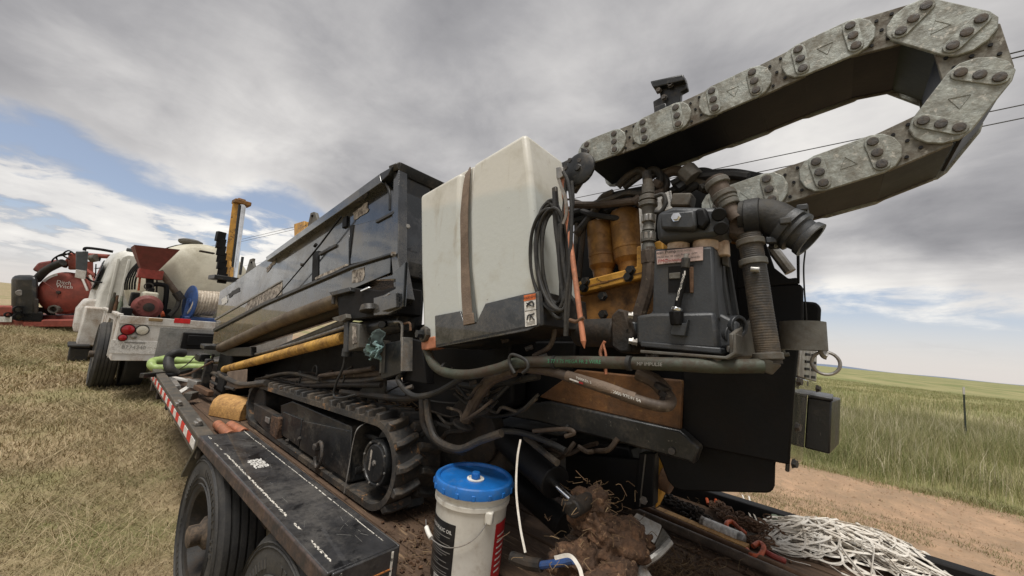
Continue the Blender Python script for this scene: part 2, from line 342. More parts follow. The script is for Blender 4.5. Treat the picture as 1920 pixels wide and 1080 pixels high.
grn = t.mix(t.ss(t.noise(t.n('ShaderNodeMapping', {'Vector': P_, 'Scale': (.25, 1, 1)}).outputs[0], .12, 8, .66), .35, .65), (.17, .19, .06), (.32, .285, .13)); grn = t.mix(t.ss(fn, .5, .8), grn, (.11, .125, .045))
side = t.ss(t.m('ADD', t.m('SUBTRACT', sx.outputs[0], t.m('MULTIPLY', sx.outputs[1], .45)), t.m('MULTIPLY', t.m('SUBTRACT', md, .5), 3.0)), 2.0, 6.5)
gc = t.mix(side, dry, grn)
bp = t.n('ShaderNodeBump', {'Strength': .6, 'Distance': .03, 'Height': t.m('ADD', fn, md)})
t.n('ShaderNodeOutputMaterial', {'Surface': t.n('ShaderNodeBsdfPrincipled', {'Base Color': gc, 'Roughness': .95, 'Normal': bp.outputs[0]}).outputs[0]})
MATS['ground'] = gm
g_ = gridmesh('ground', lines(24, .5, 9000), lines(24, .5, 9000), gz, 'ground'); tag(g_, 'dry grass on the left running into wide green pasture', None, None, 'structure')
def fbm(x, y, seed=0):
    z = 0; r_ = np.random.default_rng(seed)
    for k in range(6):
        a = r_.uniform(0, 6.28); fr = 1.3 * 1.9 ** k; z = z + np.sin((x * math.cos(a) + y * math.sin(a)) * fr + r_.uniform(0, 6)) * np.sin((x * -math.sin(a) + y * math.cos(a)) * fr * .8 + r_.uniform(0, 6)) / 1.6 ** k
    return z
def roadz(x, y):
    rut = -.035 * np.exp(-((x - 4.3) / .45) ** 2) - .03 * np.exp(-((x - 6.9) / .6) ** 2) + .03 * np.exp(-((x - 5.6) / .5) ** 2)
    edge = -.05 * np.clip((np.abs(x - 5.8) - 2.5) / .4, 0, 1)
    return gz(np.minimum(x, 20), y) + .085 + rut * 1.2 + .012 * fbm(x, y, 1) + .017 * fbm(x * 4, y * 1.6, 2) + .010 * fbm(x * 9, y * 5, 3) + .006 * np.sin(y * 34 + 2 * np.sin(x * 3)) * np.exp(-((x - 6.9) / .5) ** 2) + .006 * np.sin(y * 30 + 2 * np.sin(x * 4)) * np.exp(-((x - 4.3) / .4) ** 2) + edge * 1.7
r_ = gridmesh('dirt_road', np.arange(3.0, 8.75, .045), np.concatenate([np.arange(-70, -9, .5), np.arange(-9, 6, .06), np.arange(6, 80, .5)]), roadz, 'sand'); tag(r_, 'sandy dirt road with wheel ruts beside the trailer', None, None, 'structure')
# far ridge
def ridge():
    b = MB(); n = 90; vs = []
    for i in range(n):
        a = math.radians(-25 + 60 * i / (n - 1)); d = 5200; hgt = 12 + 9 * math.sin(i * .19) + 5 * math.sin(i * .53 + 1)
        for dd, z in ((0, -3), (150, hgt), (900, hgt * .8), (1000, -3)): vs.append(((d + dd) * math.cos(a), (d + dd) * math.sin(a), z))
    b.add(vs, [(i * 4 + k, i * 4 + 4 + k, i * 4 + 5 + k, i * 4 + 1 + k) for i in range(n - 1) for k in range(3)])
    return b.build('hills', 'ridge')
tag(ridge(), 'low hills along the far horizon with haze painted in as blue', None, None, 'structure')
# grass blades: one mesh for each kind of growth
def blades(name, x, y, z, h, wd, lean, mname, label, curl=.35):
    n = len(x); a = rng.uniform(0, 2 * np.pi, n); la = rng.uniform(0, 2 * np.pi, n)
    sx_, sy_ = np.cos(a) * wd, np.sin(a) * wd; lx, ly = np.cos(la) * lean * h, np.sin(la) * lean * h
    v = np.zeros((n, 5, 3)); hz_ = h * np.sqrt(np.clip(1 - lean ** 2 * .7, .05, 1))
    v[:, 0] = np.stack([x - sx_, y - sy_, z], -1); v[:, 1] = np.stack([x + sx_, y + sy_, z], -1)
    mx, my, mz = x + lx * curl, y + ly * curl, z + hz_ * .58
    v[:, 2] = np.stack([mx + sx_ * .7, my + sy_ * .7, mz], -1); v[:, 3] = np.stack([mx - sx_ * .7, my - sy_ * .7, mz], -1)
    v[:, 4] = np.stack([x + lx, y + ly, z + hz_], -1)
    me = bpy.data.meshes.new(name); me.vertices.add(n * 5); me.vertices.foreach_set('co', v.reshape(-1).astype(np.float32))
    b0 = np.arange(n)[:, None] * 5; lp = np.concatenate([b0 + [0, 1, 2, 3], b0 + [3, 2, 4]], 1).reshape(-1).astype(np.int32)
    me.loops.add(len(lp)); me.loops.foreach_set('vertex_index', lp); me.polygons.add(2 * n)
    st = (np.arange(n)[:, None] * 7 + [0, 4]).reshape(-1).astype(np.int32); me.polygons.foreach_set('loop_start', st)
    me.update(calc_edges=True); me.materials.append(MATS[mname]); o = bpy.data.objects.new(name, me); COL.objects.link(o)
    return tag(o, label, 'grass', None, 'stuff')
mat('bladedry', (.3, .23, .12), .85, patch=(((.165, .17, .06), .55, .5, .64, .7), ((.17, .105, .055), .8, .54, .66, .6), ((.40, .32, .20), 1.7, .55, .7, .5)), island=((.16, .14, .055), (.30, .235, .13), (.44, .345, .20), (.58, .47, .30), (.23, .21, .085)), bump=0)
mat('bladegreen', (.15, .17, .05), .8, patch=(((.36, .32, .17), .5, .52, .68, .5), ((.12, .15, .05), .9, .55, .7, .5)), island=((.14, .17, .05), (.20, .225, .075), (.29, .28, .11), (.40, .35, .18), (.58, .50, .33)), bump=0)
mat('bladeroad', (.2, .17, .08), .85, island=((.14, .13, .05), (.22, .19, .08), (.32, .26, .14), (.12, .14, .05)), bump=0)
def patchy(x, y, sc, seed, lo): return fbm(x * sc, y * sc, seed) > lo
def scatter_view(n, x0, x1, y0, y1, p=1.0):
    x = rng.uniform(x0, x1, n); y = rng.uniform(y0, y1, n); d = np.hypot(x, y) * .8; k = rng.uniform(0, 1, n) < np.clip((4.0 / np.maximum(d, .1)) ** p, 0.02, 1); return x[k], y[k]
x, y = scatter_view(760000, -7, 3.2, .4, 34, .8); k = (patchy(x, y, .9, 11, -.35) | (rng.uniform(0, 1, len(x)) < .45)) & ~((x > 1.1) & (y < 6.6)); x, y = x[k], y[k]
n = len(x); d = np.hypot(x, y)
blades('dry_grass', x, y, gz(x, y) - .005, rng.uniform(.025, .085, n) * (1 + .3 * fbm(x * .7, y * .7, 5)) * np.clip(d / 9, 1, 2), rng.uniform(.0012, .0026, n) * np.clip(d / 3, .8, 4), rng.uniform(.3, .95, n), 'bladedry', 'short trampled dry grass in front of the trucks')
def tall(n, x0, x1, y0, y1, hmul, wmul, nm, lab, edge=False):
    x = rng.uniform(x0, x1, n); y = rng.uniform(y0, y1, n)
    if edge: x = x0 + (x1 - x0) * rng.power(1.0, n)
    k = rng.uniform(0, 1, n) < .55 + .45 * np.clip(fbm(x * .6, y * .6, 21), -1, 1); x, y = x[k], y[k]; n = len(x)
    hh = rng.uniform(.35, 1.0, n) * hmul * (1 + .22 * fbm(x * .8, y * .8, 31)) * np.clip((x - 8.2) / 2.2, .18, 1) * np.clip(1.15 - (x - 18) / 40, .45, 1)
    return blades(nm, x, y, gz(x, y), np.maximum(hh, .04), rng.uniform(.0012, .0036, n) * wmul, rng.uniform(.05, .62, n), 'bladegreen', lab, .25)
tall(300000, 8.45, 20, -8.5, 3.5, .62, 1.1, 'tall_grass', 'tall green and straw grass beyond the dirt road')
nf = 60000; x = 8.75 - np.abs(rng.normal(0, .28, nf)); y = rng.uniform(-8.5, 4, nf); k = fbm(x * 1.4, y * 1.1, 41) > -.25; x, y = x[k], y[k]; nf = len(x)
blades('verge_grass', x, y, np.maximum(roadz(x, y), gz(x, y)) - .005, rng.uniform(.03, .16, nf), rng.uniform(.0012, .003, nf), rng.uniform(.2, .9, nf), 'bladegreen', 'short green verge growing over the edge of the dirt road', .3)
nc = 9000; x = rng.uniform(3.1, 8.5, nc); y = rng.uniform(-5, 4, nc); s_c = rng.uniform(.004, .016, nc) * (1 + 1.2 * (rng.uniform(0, 1, nc) > .95)); zc = roadz(x, y); cv_ = np.array([(1, 0, -.3), (-.5, .8, -.3), (-.6, -.8, -.3), (.1, .1, .7)]); ang_ = rng.uniform(0, 6.28, nc)
vc = np.stack([np.stack([x + s_c * (q[0] * np.cos(ang_) - q[1] * np.sin(ang_)), y + s_c * (q[0] * np.sin(ang_) + q[1] * np.cos(ang_)), zc + s_c * q[2]], -1) for q in cv_], 1).reshape(-1, 3)
me_ = bpy.data.meshes.new('road_clods'); me_.from_pydata(vc.tolist(), [], [tuple(4 * i + j for j in f) for i in range(nc) for f in ((0, 1, 3), (1, 2, 3), (2, 0, 3))]); me_.materials.append(MATS['sand']); o_ = bpy.data.objects.new('road_clods', me_); COL.objects.link(o_); tag(o_, 'loose sandy clods scattered over the dirt road', 'clods', None, 'stuff')
tall(190000, 20, 70, -30, 12, .55, 3.2, 'pasture_grass', 'shorter pasture grass stretching away behind the fence post')
n = 40000; x = rng.normal(5.5, .6, n); y = rng.uniform(-5, 4, n); k = patchy(x, y, 1.1, 8, -.2); x, y = x[k], y[k]; n = len(x)
blades('road_grass', x, y, roadz(x, y) - .004, rng.uniform(.015, .06, n), rng.uniform(.0015, .003, n), rng.uniform(.3, .9, n), 'bladeroad', 'sparse flattened grass between the wheel ruts of the road')
n = 90000; x, y = scatter_view(n * 3, -6, 1.1, .4, 20, .9); k = fbm(x * .8, y * .8, 17) > -.1; x, y = x[k], y[k]; n = len(x); d = np.hypot(x, y)
blades('matted_hay', x, y, gz(x, y) + .002, rng.uniform(.07, .22, n) * np.clip(d / 8, 1, 1.6), rng.uniform(.0008, .0016, n) * np.clip(d / 3, .8, 3), rng.uniform(.93, 1.1, n), 'bladedry', 'long matted straw stalks lying flat over the short grass', .45)
ns = 9000; x = rng.uniform(9.2, 24, ns); y = rng.uniform(-9, 4, ns); k = fbm(x * .5, y * .5, 51) > -.1; x, y = x[k], y[k]; ns = len(x)
mat('seedstem', (.55, .48, .32), .85, island=((.42, .36, .22), (.62, .55, .38), (.70, .62, .46)), bump=0)
blades('seed_stalks', x, y, gz(x, y), rng.uniform(.5, .85, ns) * np.clip((x - 8.2) / 2, .4, 1), rng.uniform(.002, .0045, ns), rng.uniform(.05, .5, ns), 'seedstem', 'pale dry seed stalks standing above the tall grass', .2)
# fence post, power lines, far farm building
tp = PZ(1811, 838, 0); e_ = empty('fence_post', (tp[0], tp[1], 0), 'dark green steel T-post with a white top standing alone in the tall grass', 'fence post')
b = MB(); b.bb(tp[0] - .022, tp[0] + .022, tp[1] - .003, tp[1] + .003, 0, 1.33); b.bb(tp[0] - .003, tp[0] + .003, tp[1] - .03, tp[1] + .003, 0, 1.33)
for i in range(18): b.box((tp[0], tp[1] + .006, .1 + i * .065), (.02, .012, .02))
b.build('post', 'tpost', e_)
b = MB(); b.bb(tp[0] - .024, tp[0] + .024, tp[1] - .005, tp[1] + .005, 1.34, 1.53); b.bb(tp[0] - .005, tp[0] + .005, tp[1] - .032, tp[1] + .005, 1.34, 1.53); b.build('white_tip', 'whitepaint', e_)
for i, (a, c, z, lb) in enumerate((((1930, 92), (385, 464), 10.0, 'uppermost of the thin grey power lines crossing the sky'), ((1930, 102), (385, 468), 9.75, 'power line running just under the uppermost one'),
                    ((1930, 194), (385, 512), 9.0, 'third power line from the top, seen through the chain loop'), ((1930, 219), (385, 530), 8.6, 'lowest of the thin grey power lines crossing the sky'))):
    p0, p1 = PZ(*a, z), PZ(*c, z); dv = p1 - p0; pts = []
    for k in range(41):
        s_ = -.5 + 2.0 * k / 40; q = p0 + dv * s_; q[2] -= .012 * np.linalg.norm(dv) * (1 - (2 * (s_ - .5)) ** 2) * .12; pts.append(q)
    tag(MB().tube(pts, .020 if i < 2 else .017, 5, 0).build('power_line', 'wire'), lb, 'power line', 'power lines')
q = PZ(1893, 716, 0); q = q / np.linalg.norm(q[:2]) * 900
e_ = empty('farm_building', (q[0], q[1], 0), 'tiny low farm building far off on the right horizon', 'building')
MB().bb(q[0] - 6, q[0] + 6, q[1] - 14, q[1] + 14, 0, 3.2).build('wall', 'whitepaint', e_); MB().prism([(q[0] - 7, q[1] - 15, 3.2), (q[0] + 7, q[1] - 15, 3.2), (q[0], q[1] - 15, 5.5)], (0, 30, 0)).build('roof', 'steel', e_)
# ------------------------------------------------------------------ trailer
DZ = .78; TX0, TX1, TY0, TY1 = .67, 2.90, -1.6, 6.5
TR = empty('flatbed_trailer', (1.78, 2.5, 0), 'long black flatbed trailer with plank deck under the drill rig', 'trailer')
nP = 11; w_ = (2.80 - .94) / nP
for i in range(nP):
    x0 = .94 + i * w_; dz_ = random.uniform(-.004, .004)
    b = MB(); ys = np.linspace(TY0, TY1, 9)
    b.bb(x0 + .004, x0 + w_ - .004, TY0, TY1, DZ - .05 + dz_, DZ + dz_); b.build('plank', 'wood', TR, .005)
for i in range(2):
    x0 = .72 + i * .11; MB().bb(x0 + .003, x0 + .107, TY0, 1.2, DZ - .05, DZ - .002 * i).build('plank', 'wood', TR, .005)
    MB().prism([(x0 + .003, 3.03, DZ - .05), (x0 + .107, 3.03, DZ - .05), (x0 + .107 + (.03 if i == 0 else 0), TY1, DZ - .05), (x0 + .003 + (.125 if i == 0 else .033), TY1, DZ - .05)], (0, 0, .05 - .002 * i)).build('plank', 'wood', TR, .003)
for xx in (1.15, 2.4): MB().bb(xx - .06, xx + .06, TY0, TY1 + 1.0, DZ - .33, DZ - .055).build('frame_beam', 'grime', TR, .006)
for yy in np.arange(-1.4, 6.4, .62): MB().bb(.86, 2.80, yy - .04, yy + .04, DZ - .19, DZ - .058).build('crossmember', 'grime', TR, .004)
# left rail, sloping front lip and reflective tape
RX = lambda y: .672 + .145 * (y - 3.05) / 3.37        # the rail runs slightly inwards towards the front
def skew(x0, x1, y0, y1, z0, z1): return MB().prism([(x0 + RX(y0) - .672, y0, z0), (x1 + RX(y0) - .672, y0, z0), (x1 + RX(y0) - .672, y0, z1), (x0 + RX(y0) - .672, y0, z1)], (RX(y1) - RX(y0), y1 - y0, 0))
skew(.672, .760, 3.05, 6.42, .876, .900).build('side_rail', 'rail', TR, .006)
skew(.678, .700, 3.05, 6.42, .765, .874).build('rail_web', 'rail', TR, .003)
skew(.684, .76, 6.42, 6.50, .74, .92).build('rail_end', 'rail', TR, .006)
nt = 22; y0 = 3.14
for i in range(nt): skew(.6725, .6765, y0 + i * .15, y0 + i * .15 + .148, .798, .852).build('reflective_tape', 'tapered' if i % 2 else 'tapewhite', TR)
MB().bb(2.80, 2.88, TY0, TY1, DZ - .18, DZ + .085).build('side_rail', 'blackdeep', TR, .006)
MB().bb(.86, 2.86, 6.51, 6.56, DZ - .18, DZ + .04).build('front_rail', 'rail', TR, .006)
for yy in (3.35, 4.05): # little rail latches
    MB().bb(.70, .745, yy - .03, yy + .03, .902, .925).bb(.715, .735, yy - .045, yy + .045, .925, .94).build('rail_latch', 'steel', TR, .004)
# fender
FX0, FX1, FY0, FY1, FZ = .668, .926, 1.23, 3.0, .92
MB().bb(FX0, FX1, FY0, FY1, FZ - .012, FZ).build('fender', 'fender', TR, .004)
MB().bb(FX0 - .006, FX0 + .012, FY0, FY1, FZ - .062, FZ - .003).build('fender_lip', 'fenderlip', TR, .006)
MB().bb(FX1 + .001, FX1 + .012, FY0, FY1, FZ - .14, FZ - .004).build('fender_lip', 'fender', TR, .004)
MB().bb(FX0 + .013, FX1, FY0 - .012, FY0 - .001, FZ - .42, FZ - .002).build('fender_end', 'fender', TR, .004)
MB().prism([(FX0 - .004, FY1, FZ - .012), (FX0 - .004, FY1 + .26, FZ - .30), (FX0 - .004, FY1 + .26, FZ - .325), (FX0 - .004, FY1 - .02, FZ - .03)], (.26, 0, 0)).build('fender_slope', 'fender', TR, .003)
text('lettering', 'ING', (.83, FY0 - .013, FZ - .115), (1, 0, 0), (0, 0, 1), .075, 'inkorange', TR)
MB().bb(.70, .905, FY0 - .0145, FY0 - .0128, FZ - .16, FZ - .155).bb(.70, .905, FY0 - .0145, FY0 - .0128, FZ - .07, FZ - .065).build('lettering', 'inkorange', TR)
for xx, w0, seed in ((FX0 + .035, .0075, 3), (FX1 - .028, .005, 4)):     # flaking paint stripes along the fender
    rr = random.Random(seed); y = FY0 + .05; b = MB(); q = 0
    while y < FY1 - .04:
        if seed == 3: L = rr.uniform(.004, .020); ww = rr.uniform(.0015, .0045); o = rr.uniform(-w0, w0) * .5; st = L * rr.uniform(.15, .7) + (rr.uniform(.02, .1) if rr.random() < .04 else 0)
        else: L = rr.uniform(.03, .16); ww = w0 * rr.uniform(.35, .9); o = rr.uniform(-.0015, .0015); st = L + rr.choice((-.002, .004, .012, .05))
        q += 1; b.box((xx + o, y + L / 2, FZ + .0008 + .0001 * (q % 5)), (ww, L, .001), rz=rr.uniform(-.12, .12) if seed == 3 else rr.uniform(-.02, .02)); y += st
    tag(b.build('paint_stripe', 'chalk', TR), kind='stuff')
b = MB(); rr = random.Random(77)
for k in range(28):       # fine scratches in the black paint
    a_ = rr.uniform(-.9, .9); L = rr.uniform(.01, .07); b.box((rr.uniform(FX0 + .05, FX1 - .05), rr.uniform(FY0 + .08, FY1 - .1), FZ + .0007 + .00005 * (k % 6)), (.0006, L, .0008), rz=a_)
tag(b.build('scratches', 'inkgrey', TR), kind='stuff')
b = MB(); rr = random.Random(9)
for i in range(60): cx, cy = .765 + (i % 6) * .011 + rr.uniform(-.004, .004), 2.27 + (i // 6) * .014 + rr.uniform(-.004, .004); b.box((cx, cy, FZ + .0008 + .0001 * (i % 7)), (rr.uniform(.005, .014), rr.uniform(.006, .02), .0012), rz=rr.uniform(-.3, .3))
tag(b.build('torn_sticker', 'labelwhite', TR), kind='stuff')
for xx in (.705, .895): MB().bb(xx, xx + .007, FY0 - .0155, FY0 - .0125, FZ - .30, FZ - .01).build('paint_stripe', 'chalk', TR)
# wheels: dual tyres
def tyre_prof(R, w, r): # (radius, along axle)
    return [(r, -w * .34), (r + .02, -w * .42), (r + (R - r) * .45, -w * .5), (R - .05, -w * .49), (R - .022, -w * .455), (R - .004, -w * .40)] + sum([[(R, -w * .40 + w * .8 * k / 5 + .004), (R, -w * .40 + w * .8 * (k + 1) / 5 - .009), (R - .014, -w * .40 + w * .8 * (k + 1) / 5 - .007), (R - .014, -w * .40 + w * .8 * (k + 1) / 5 + .002)] for k in range(5)], [])[:-2] + [(R - .004, w * .40), (R - .022, w * .455), (R - .05, w * .49), (r + (R - r) * .45, w * .5), (r + .02, w * .42), (r, w * .34)]
def wheel(name, c, R, w, r, parent, m='tyre', ax=(1, 0, 0), lugs=8, hubout=.10, rimcol='grime'):
    c = V3(c); ax = V3(ax)
    ty = MB().lathe(tyre_prof(R, w, r), c, ax, 56, True).build(name, m, parent, ang=28)
    rim = MB().lathe([(r - .002, -w * .40), (r + .018, -w * .43), (r + .012, -w * .45), (r - .012, -w * .42), (r - .03, -w * .2), (r - .06, w * .05), (r * .62, w * .16), (r * .55, w * .10), (r * .3, w * .1), (r * .3, w * .3), (r - .002, w * .4)], c, ax, 40, True).build('rim', rimcol, ty)
    b = MB(); a1, a2 = basis(ax); rl = random.Random(3)
    for k in range(64):
        if k % 32 in (0, 1, 2, 12, 13, 14, 15, 28): continue
        t_ = 2 * math.pi * k / 64; rd = a1 * math.cos(t_) + a2 * math.sin(t_); tg = np.cross(ax, rd); q = c - ax * (w * .5 - .0005) + rd * (r + (R - r) * .50); h_, w2 = .017, rl.uniform(.006, .011)
        b.prism([q - rd * h_ - tg * w2, q + rd * h_ - tg * w2, q + rd * h_ + tg * w2, q - rd * h_ + tg * w2], -ax * .0025)
    for rr_ in (.16, .30, .78, .86): b.lathe([(r + (R - r) * rr_ - .003, -w * .5 + .004), (r + (R - r) * rr_, -w * .5 - .0028), (r + (R - r) * rr_ + .003, -w * .5 + .004)], c, ax, 48, True)
    tag(b.build('sidewall_relief', m, ty), kind='stuff')
    hb = MB().lathe([(.001, -w * .45 - hubout * .7), (.045, -w * .45 - hubout * .7), (.055, -w * .45 - hubout * .6), (.055, -w * .4), (.085, -w * .3), (.10, w * .05), (.12, w * .12)], c, ax, 20)
    for k in range(lugs):
        a = 2 * math.pi * k / lugs; a1, a2 = basis(ax); p = c + (a1 * math.cos(a) + a2 * math.sin(a)) * r * .42; hb.cyl(p - ax * w * .02, p + ax * w * .12, .014, seg=6)
    hb.build('hub', 'hub', ty)
    return ty
for yy in (2.755, 1.57):
    wheel('wheel', (.79, yy, .435), .437, .235, .235, TR, hubout=.06)
    wheel('wheel', (2.66, yy, .33), .325, .225, .235, TR); MB().cyl((.9, yy, .43), (2.6, yy, .43), .06).build('axle', 'grime', TR)
MB().prism([(1.15, TY1, DZ - .30), (2.4, TY1, DZ - .30), (1.85, 8.1, DZ - .30), (1.70, 8.1, DZ - .30)], (0, 0, .16)).build('drawbar', 'grime', TR, .006)
MB().bb(1.72, 1.84, 7.2, 7.3, .26, .5).build('jack_leg', 'grime', TR, .004)
# ------------------------------------------------------------------ drill rig
mat('tubetan', (.15, .115, .075), .5, .2, (.075, .05, .032), .42, 4, .18, .3, .15, 60)
DR = empty('drill_rig', (1.9, 2.4, DZ), 'black and yellow tracked directional drill rig loaded on the flatbed trailer', 'drill rig')
RD = V3((0, .982, -.188)); RN = V3((0, .188, .982))       # rack direction and its normal
# --- left track
TXA, TXB = 1.13, 1.40
def track_path():
    # closed outline in (y, z): rear drive wheel at the near end, smaller idler at the far end
    R0, R1_ = .215, .165; c0, c1 = (1.80, DZ + .012 + R0), (3.66, DZ + .012 + R1_); out = []
    dy, dz = c1[0] - c0[0], c1[1] - c0[1]; L = math.hypot(dy, dz); th = math.atan2(dz, dy); off = math.acos((R0 - R1_) / L)
    for k in range(25): a = th + off + (2 * math.pi - 2 * off) * k / 24; out.append((c0[0] + R0 * math.cos(a), c0[1] + R0 * math.sin(a)))
    for k in range(19): a = th - off + 2 * off * k / 18; out.append((c1[0] + R1_ * math.cos(a), c1[1] + R1_ * math.sin(a)))
    return np.array(out), c0, c1, R0, R1_
tp_, c0, c1, R0, R1_ = track_path()
def resample(p, n):
    q = np.vstack([p, p[:1]]); s = np.concatenate([[0], np.cumsum(np.linalg.norm(np.diff(q, axis=0), axis=1))]); u = np.linspace(0, s[-1], n, endpoint=False)
    return np.stack([np.interp(u, s, q[:, 0]), np.interp(u, s, q[:, 1])], -1), s[-1]
def belt(x0, x1, name, parent):
    P, L = resample(tp_, 150); n = len(P); b = MB(); vs = []
    T = np.roll(P, -1, 0) - np.roll(P, 1, 0); T /= np.linalg.norm(T, axis=1)[:, None]; N = np.stack([T[:, 1], -T[:, 0]], -1)
    if np.dot(N[0], P[0] - V3(c0)) < 0: N = -N
    for i in range(n):
        for xx, o in ((x0, 0), (x1, 0), (x1, -.03), (x0, -.03)): q = P[i] + N[i] * o; vs.append((xx, q[0], q[1]))
    b.add(vs, [(i * 4 + k, ((i + 1) % n) * 4 + k, ((i + 1) % n) * 4 + (k + 1) % 4, i * 4 + (k + 1) % 4) for i in range(n) for k in range(4)])
    return b.build(name, 'track', parent), P, N, T, L
TK, P, N, T, L = belt(TXA, TXB, 'track', DR); nl = 46; P2, _ = resample(tp_, nl)
T2 = np.roll(P2, -1, 0) - np.roll(P2, 1, 0); T2 /= np.linalg.norm(T2, axis=1)[:, None]; N2 = np.stack([T2[:, 1], -T2[:, 0]], -1)
if np.dot(N2[0], P2[0] - V3(c0)) < 0: N2 = -N2
def lug_mesh(flip):
    b = MB(); h = .036; w = .132; v = []
    prof = [(-.024, 0), (-.013, h), (.013, h), (.024, 0)]
    st = [(0, .0, .8), (.03, .0, 1), (.07, .010, 1), (.11, .026, 1), (w, .030, .9)]
    for (xx, sh, hs) in st:
        for (tt, hh) in prof: v.append((xx * flip, tt + sh, hh * hs))
    f = [(i * 4 + k, i * 4 + 4 + k, i * 4 + 5 + k, i * 4 + 1 + k) for i in range(len(st) - 1) for k in range(3)] + [(0, 1, 2, 3), tuple(len(st) * 4 - 1 - k for k in range(4))]
    b.add(v, f); o = b.build('track_lug', 'track', None, .004, base=(0, 0, 0)); return o
protoL, protoR = lug_mesh(1), lug_mesh(-1); used = [False, False]
for i in range(nl):
    if N2[i][1] < -.9: continue                              # the run that lies on the deck
    for s, pr in enumerate((protoL, protoR)):
        o = pr if not used[s] else pr.copy()
        if used[s]: COL.objects.link(o)
        used[s] = True
        sh = (L / nl * .5) if s else 0
        q = P2[i] + T2[i] * sh; sg_ = 1 if T2[i][0] * N2[i][1] - N2[i][0] * T2[i][1] > 0 else -1; o.matrix_world = Matrix(((1, 0, 0, TXA + .002 if s == 0 else TXB - .002), (0, sg_ * T2[i][0], N2[i][0], q[0]), (0, sg_ * T2[i][1], N2[i][1], q[1]), (0, 0, 0, 1)))
        lc = V3(o.matrix_world.translation); rot = o.matrix_world.to_euler(); o.location = Vector(lc - wloc(TK)); o.rotation_euler = rot; o.parent = TK
# track frame, covers, drive wheel and idler
def pz(pts, x, t, name, m, bev=.004, parent=DR): return plate(name, pts, x, t, m, parent, bev)
FR = pz([(548, 752), (659, 800), (655, 905), (640, 905), (545, 822), (527, 815), (526, 760)], 1.16, .20, 'track_frame', 'black', .006)
pz([(529, 772), (566, 786), (560, 838), (527, 815)], 1.150, .012, 'frame_cover', 'black', .003, FR)
pz([(567, 789), (659, 808), (653, 902), (561, 841)], 1.148, .012, 'frame_cover', 'black', .003, FR)
pz([(475, 755), (520, 780), (514, 822), (500, 812), (476, 785)], 1.13, .05, 'tensioner_cover', 'grime', .008, FR)
pz([(508, 778), (524, 784), (517, 826), (505, 815)], 1.126, .05, 'mud_cake', 'mud', .01, FR)
pz([(497, 781), (504, 784), (503, 795), (496, 790)], 1.118, .01, 'tensioner_port', 'steel', .003, FR)
cc = PX(601, 852, 1.13); a = [cc + V3((-.012, .042 * math.cos(q), .072 * math.sin(q))) for q in np.linspace(.5, 2 * math.pi - .3, 22)]; MB().tube(a, .010, 8, 2).build('tie_ring', 'bolt', FR)
MB().box(PX(594, 838, 1.14), (.04, .04, .035)).build('ring_clip', 'bolt', FR, .005)
for p in ((545, 838), (563, 822), (567, 856), (585, 877), (621, 890), (540, 826)): bolt(PX(*p, 1.148), (-1, 0, 0), .010, .016, 'bolt', FR)
cw = (0, c0[0], c0[1]); MB().lathe([(.001, -.03), (.085, -.03), (.095, -.022), (.100, -.03), (.112, -.03), (.118, -.015), (.118, .06), (.15, .06), (.17, .07), (.17, .17)], (1.175, c0[0], c0[1]), (1, 0, 0), 36).build('drive_hub', 'black', FR, ang=25)
for k in range(8): a = k * math.pi / 4 + .2; bolt((1.146, c0[0] + .103 * math.cos(a), c0[1] + .103 * math.sin(a)), (-1, 0, 0), .005, .006, 'steel', FR)
bolt((1.146, c0[0], c0[1]), (-1, 0, 0), .012, .008, 'steel', FR)
MB().bb(1.1435, 1.1455, c0[0] + .03, c0[0] + .045, c0[1] - .045, c0[1] + .055).build('hub_sticker', 'worn', FR)
MB().cyl((1.17, c1[0], c1[1]), (1.40, c1[0], c1[1]), .13, seg=28).build('idler', 'grime', FR, .01)
for k in range(5): yy = 2.1 + k * .32; MB().cyl((1.19, yy, DZ + .095), (1.38, yy, DZ + .095), .055, seg=18).build('roller', 'grime', FR, .006)
MB().ribbon(px([(700, 787, 1.20), (672, 802, 1.12), (662, 830, 1.118), (655, 870, 1.118), (645, 925, 1.10)], 1.12), .013, (-1, .3, .1)).build('tie_wire', 'steel', FR)
RT, *_ = belt(2.25, 2.55, 'track', DR); MB().bb(2.3, 2.5, 1.9, 3.6, DZ + .06, DZ + .33).build('track_frame', 'grime', RT, .01)
# --- undercarriage and dark innards
MB().bb(1.46, 2.22, 1.2, 3.5, DZ + .16, DZ + .42).build('undercarriage', 'grime', DR, .02)
MB().prism([(1.75, .45, 1.32), (1.75, 1.7, 1.25), (1.75, 1.7, 1.6), (1.75, .45, 1.62)], (.8, 0, 0)).build('engine_skid', 'blackdeep', DR, .01)
MB().prism([PX(480, 722, 1.5), PX(720, 672, 1.5), PX(722, 712, 1.5), PX(480, 740, 1.5)], (.10, 0, 0)).build('rack_beam', 'grime', DR, .006)
MB().prism([V3((1.42, 1.2, 1.55)), V3((1.42, 5.2, .80 + .15)), V3((1.42, 5.2, 1.16)), V3((1.42, 1.2, 1.86))], (.5, 0, 0)).build('rack', 'blackdeep', DR, .01)
